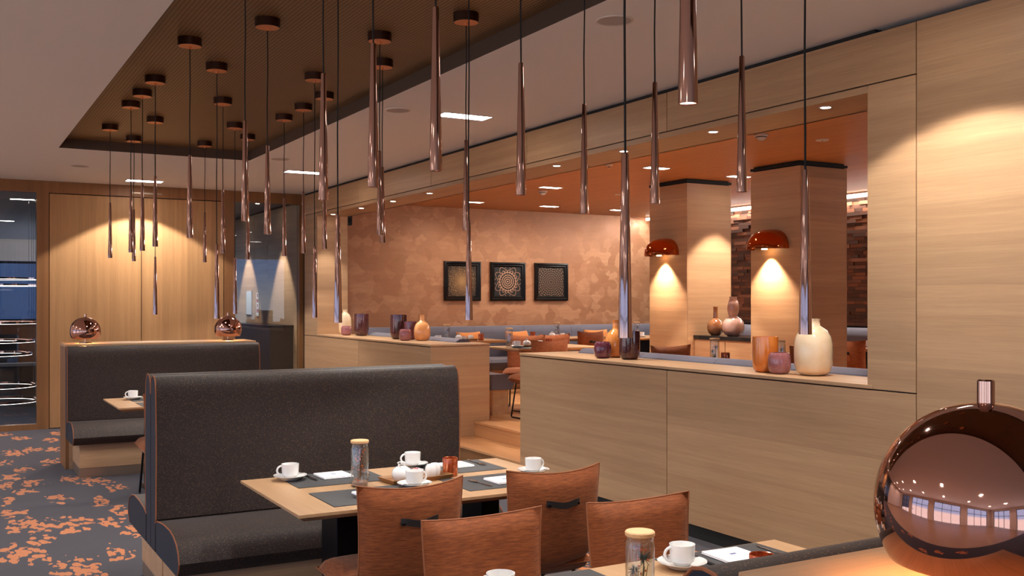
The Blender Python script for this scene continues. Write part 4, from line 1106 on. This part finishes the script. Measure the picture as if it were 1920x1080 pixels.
# cushions on the long bench
def cushion(label, x, y, z, rz, tilt=.3):
    t = tag(ob('cushion', cm('csh', 'cushion_orange', lambda m: pad(m, lambda u, w: (Vector((u * .21 * (1 - .05 * (1 - w * w)), 0, .19 + w * .19 * (1 - .08 * (1 - u * u)))), Vector((0, 1, 0))), .2, thick=.075), 60), None, (x, y, z), (-tilt, 0, rz)), label, 'cushion', 'orange cushions on the grey bench')
cushion('orange cushion on the grey bench behind the golden dot picture table', 6.62, 12.83, ZF + .46, .15)
cushion('orange cushion on the grey bench below the ringed mandala', 7.42, 12.83, ZF + .46, .2)
cushion('orange cushion on the grey bench beyond the three pictures', 8.80, 12.83, ZF + .46, -.1)

def set_inner(x, y, where, j=(0, 0), tr=(.25, -.02), tl=(.48, .0)):
    jar(x + j[0], y + j[1], ZI_T, 'glass jar of dried flowers ' + where, 'thistle', 'dried flower jars in the inner room')
    tray_set(x + tr[0], y + tr[1], ZI_T, .0, where)
    tealight(x + tl[0], y + tl[1], ZI_T, 'copper tealight glass ' + where)
set_inner(5.62, 9.98, 'on the table nearest the steps', tr=(.18, -.22), tl=(.40, -.20))
mat_(5.46, 9.45, ZI_T, 'on the table nearest the steps'); cup(5.52, 9.62, ZI_T + .0035, 'on the table nearest the steps', PI, False)
set_inner(5.72, 11.9, 'under the golden dot picture', j=(.0, -.1), tr=(.2, -.2), tl=(.42, -.25))
cup(5.55, 11.70, ZI_T, 'under the golden dot picture', PI, False)
set_inner(7.2, 12.0, 'under the ringed mandala', j=(.40, .12), tr=(.2, -.2), tl=(-.07, .0))
napkin(7.2, 11.72, ZI_T, 0, 'under the ringed mandala')
jar(8.72, 11.75, ZI_T, 'glass jar of dried flowers on the table towards the wood block wall', 'thistle', 'dried flower jars in the inner room')
cup(8.62, 11.5, ZI_T, 'on the table towards the wood block wall', PI, False)
p = atX(1340, 640, 5.62); jar(p.x, p.y, ZI_T, 'glass jar of dried flowers behind the ledge by the orange cylinder', 'thistle', 'dried flower jars in the inner room')
p = atX(1360, 665, 5.72); tealight(p.x, p.y, ZI_T, 'copper tealight glass behind the ledge by the orange cylinder')
p = atX(1463, 645, 5.75); jar(p.x, p.y, ZI_T, 'glass jar of dried flowers behind the small mauve pot and cream vase', 'thistle', 'dried flower jars in the inner room')
cup(9.0, 7.85, ZI_T, 'on the table by the dark bench', PI, False)

# ================================================================ lobby beyond the glass
YL = 26.0
struct('floor_lobby', MB().box(-8, YW + .12, -.1, XW + .1, YL, -.005), 'lobby_tile', 'dark glossy tiled lobby floor')
struct('ceiling_lobby', MB().box(-8, YW + .12, 3.0, XW + .5, YL, 3.1), 'lobby_white', 'pale lobby ceiling')
wl_ = struct('wall_lobby_right', MB().box(XW + .02, YW + .12, 0, XW + .12, 20, 3.0), 'black_matte', 'oak-panelled lobby wall behind the glass')
for y0, y1 in ((13.83, 15.4), (15.4, 16.15), (16.15, 18.0), (18.0, 20.0)):
    ob('wall_panel', (MB().box(XW, y0 + G, .05, XW + .02, y1 - G, 2.96), 'oak_y'), wl_)
struct('wall_lobby_back', MB().box(-8, YL, 0, -4, YL + .1, 3).box(2.4, YL, 0, XW + .2, YL + .1, 3).box(-4, YL, 2.5, 2.4, YL + .1, 3), 'outer_wall')
wlb = struct('window_9', MB(), None) if False else None
fr = MB()
for xx in (-4, -2.4, -.8, .8, 2.34): fr.box(xx, YL, 0, xx + .06, YL + .06, 2.5)
for zz in (0, 1.1, 2.44): fr.box(-4, YL + .005, zz, 2.4, YL + .055, zz + .05)
w9 = struct('window_9', fr, 'black_metal', 'dark mullioned window across the lobby')
ob('pane', (MB().box(-4, YL + .028, 0, 2.4, YL + .034, 2.5), 'pane_glass'), w9)
struct('wall_lobby_left', MB().box(-8.1, YW + .12, 0, -8, YL, 3), 'dark_brown_wall')
# lobby balustrade, rings, chairs
struct('wall_backdrop', MB().box(-30, 31, -.5, 24, 31.3, 11).box(-30, YL + .3, -.5, 24, 31, -.3), 'backdrop', 'dim courtyard facade added outside to darken the lobby window')  # stand-in facade added to darken the overbright lobby window
t = thing('balustrade', 'dark lobby balustrade with a pale lit handrail', 'railing', (-1.0, 19.2, 0))
ob('panel', (MB().box(-3, 0, 0, 3.2, .04, .46), 'dark_counter'), t)
ob('handrail', (MB().box(-3, -.03, .46, 3.2, .06, .52, .01), 'lobby_white'), t)
for k, (px, py, y, R) in enumerate(((20, 606, 17.6, .62), (10, 641, 16.4, .52), (5, 665, 15.6, .5), (10, 524, 20.5, .7), (20, 536, 21.5, .7), (15, 724, 16.0, .5), (22, 752, 15.2, .46))):
    r_ = ray(px, py); tt = y / r_[1]; X = r_[0] * tt; Z = EYE + r_[2] * tt
    t = thing('ring_light', 'glowing hoop pendant ring in the lobby behind glass', 'pendant light', (X - .15, y, Z), 0, 'lobby ring pendants')
    ob('hoop', cm('hp%.2f' % R, 'copper', lambda m: m.lathe([(R, 0), (R + .02, 0), (R + .02, .03), (R, .03)], 48, closed=True)), t)
    ob('led_strip', cm('hl%.2f' % R, 'glow_ring', lambda m: m.lathe([(R + .002, -.004), (R + .018, -.004), (R + .018, .0), (R + .002, .0)], 48, closed=True)), t)
    for a in (0.3, 2.4, 4.5):
        ob('cable', (MB().tube([((R + .01) * math.cos(a), (R + .01) * math.sin(a), .03), ((R + .01) * math.cos(a), (R + .01) * math.sin(a), 2.985 - Z)], .0025, 5), 'steel'), t)
for x, y, rz, c in ((-.1, 22.0, .3, 'lobby_chair'), (1.0, 22.6, -.4, 'lobby_chair')):
    t = thing('lounge_chair', 'dark lobby chair far behind the glass', 'chair', (x, y, 0), rz, 'lobby chairs')
    ob('seat', (MB().box(-.3, -.3, .3, .3, .3, .45, .04, 2), c), t); ob('backrest', (MB().box(-.3, .22, .4, .3, .32, .9, .04, 2), c), t)
    for sx in (-1, 1):
        for sy in (-1, 1): ob('leg', (MB().tube([(sx * .25, sy * .25, 0), (sx * .24, sy * .24, .31)], .015, 8), 'black_metal'), t)
t = thing('reception_desk', 'brown wooden desk far across the lobby', 'desk', (1.7, 23.5, 0))
ob('front', (MB().box(-.6, 0, 0, .6, .05, 1.1), 'lobby_brown'), t); ob('top', (MB().box(-.65, -.03, 1.1, .65, .6, 1.14), 'dark_counter'), t); ob('side', (MB().box(-.6, .05, 0, -.55, .58, 1.1), 'lobby_brown'), t)
for x, y in ((1.0, 15.6), (1.0, 20.0), (-2.5, 17), (-2.5, 22)):
    recess_light(x, y, 3.0, 'slot downlight in the lobby ceiling', ly=.3, lx=.12, power=60, group='lobby downlights')
for y in (14.6, 16.5):
    t = thing('spotlight', 'small spotlight washing the oak lobby wall', 'light', (4.02, y, 3.0), 0, 'lobby wall spotlights')
    ob('ring', CACHE['spr'], t); ob('lens', CACHE['spl'], t)
    light('SPOT', 'wall_spot', (0, 0, -.01), 150, NEUT, t, size=.02, spot=math.radians(60), blend=.3)
t = thing('counter', 'dark counter standing against the oak lobby wall', 'counter', (4.06, 14.1, 0))
ob('body', (MB().box(0, 0, 0, .335, 2.3, 1.2), 'dark_counter'), t); ob('top', (MB().box(-.02, -.02, 1.2, .336, 2.32, 1.235, .002), 'black_metal'), t)
t = thing('notice_board', 'narrow grey notice hanging on the oak lobby wall', 'notice', (XW - .006, 16.45, 1.36))
ob('sheet', (MB().box(-.004, -.16, 0, 0.004, .16, .38), 'paper_grey'), t); ob('frame', (MB().box(-.007, -.17, -.01, .005, -.16, .39).box(-.007, .16, -.01, .005, .17, .39), 'steel'), t)
t = thing('safety_notice', 'small white notice with red symbols on the oak lobby wall', 'notice', (XW - .005, 15.95, 1.34))
ob('sheet', (MB().box(-.002, -.07, 0, .004, .07, .37), 'napkin_white'), t)
for k in range(4): ob('symbol', (MB().box(-.004, -.05 + .03 * (k % 2), .06 + k * .08, -.002, .05 - .02 * (k % 2), .115 + k * .08), 'paper_red'), t)
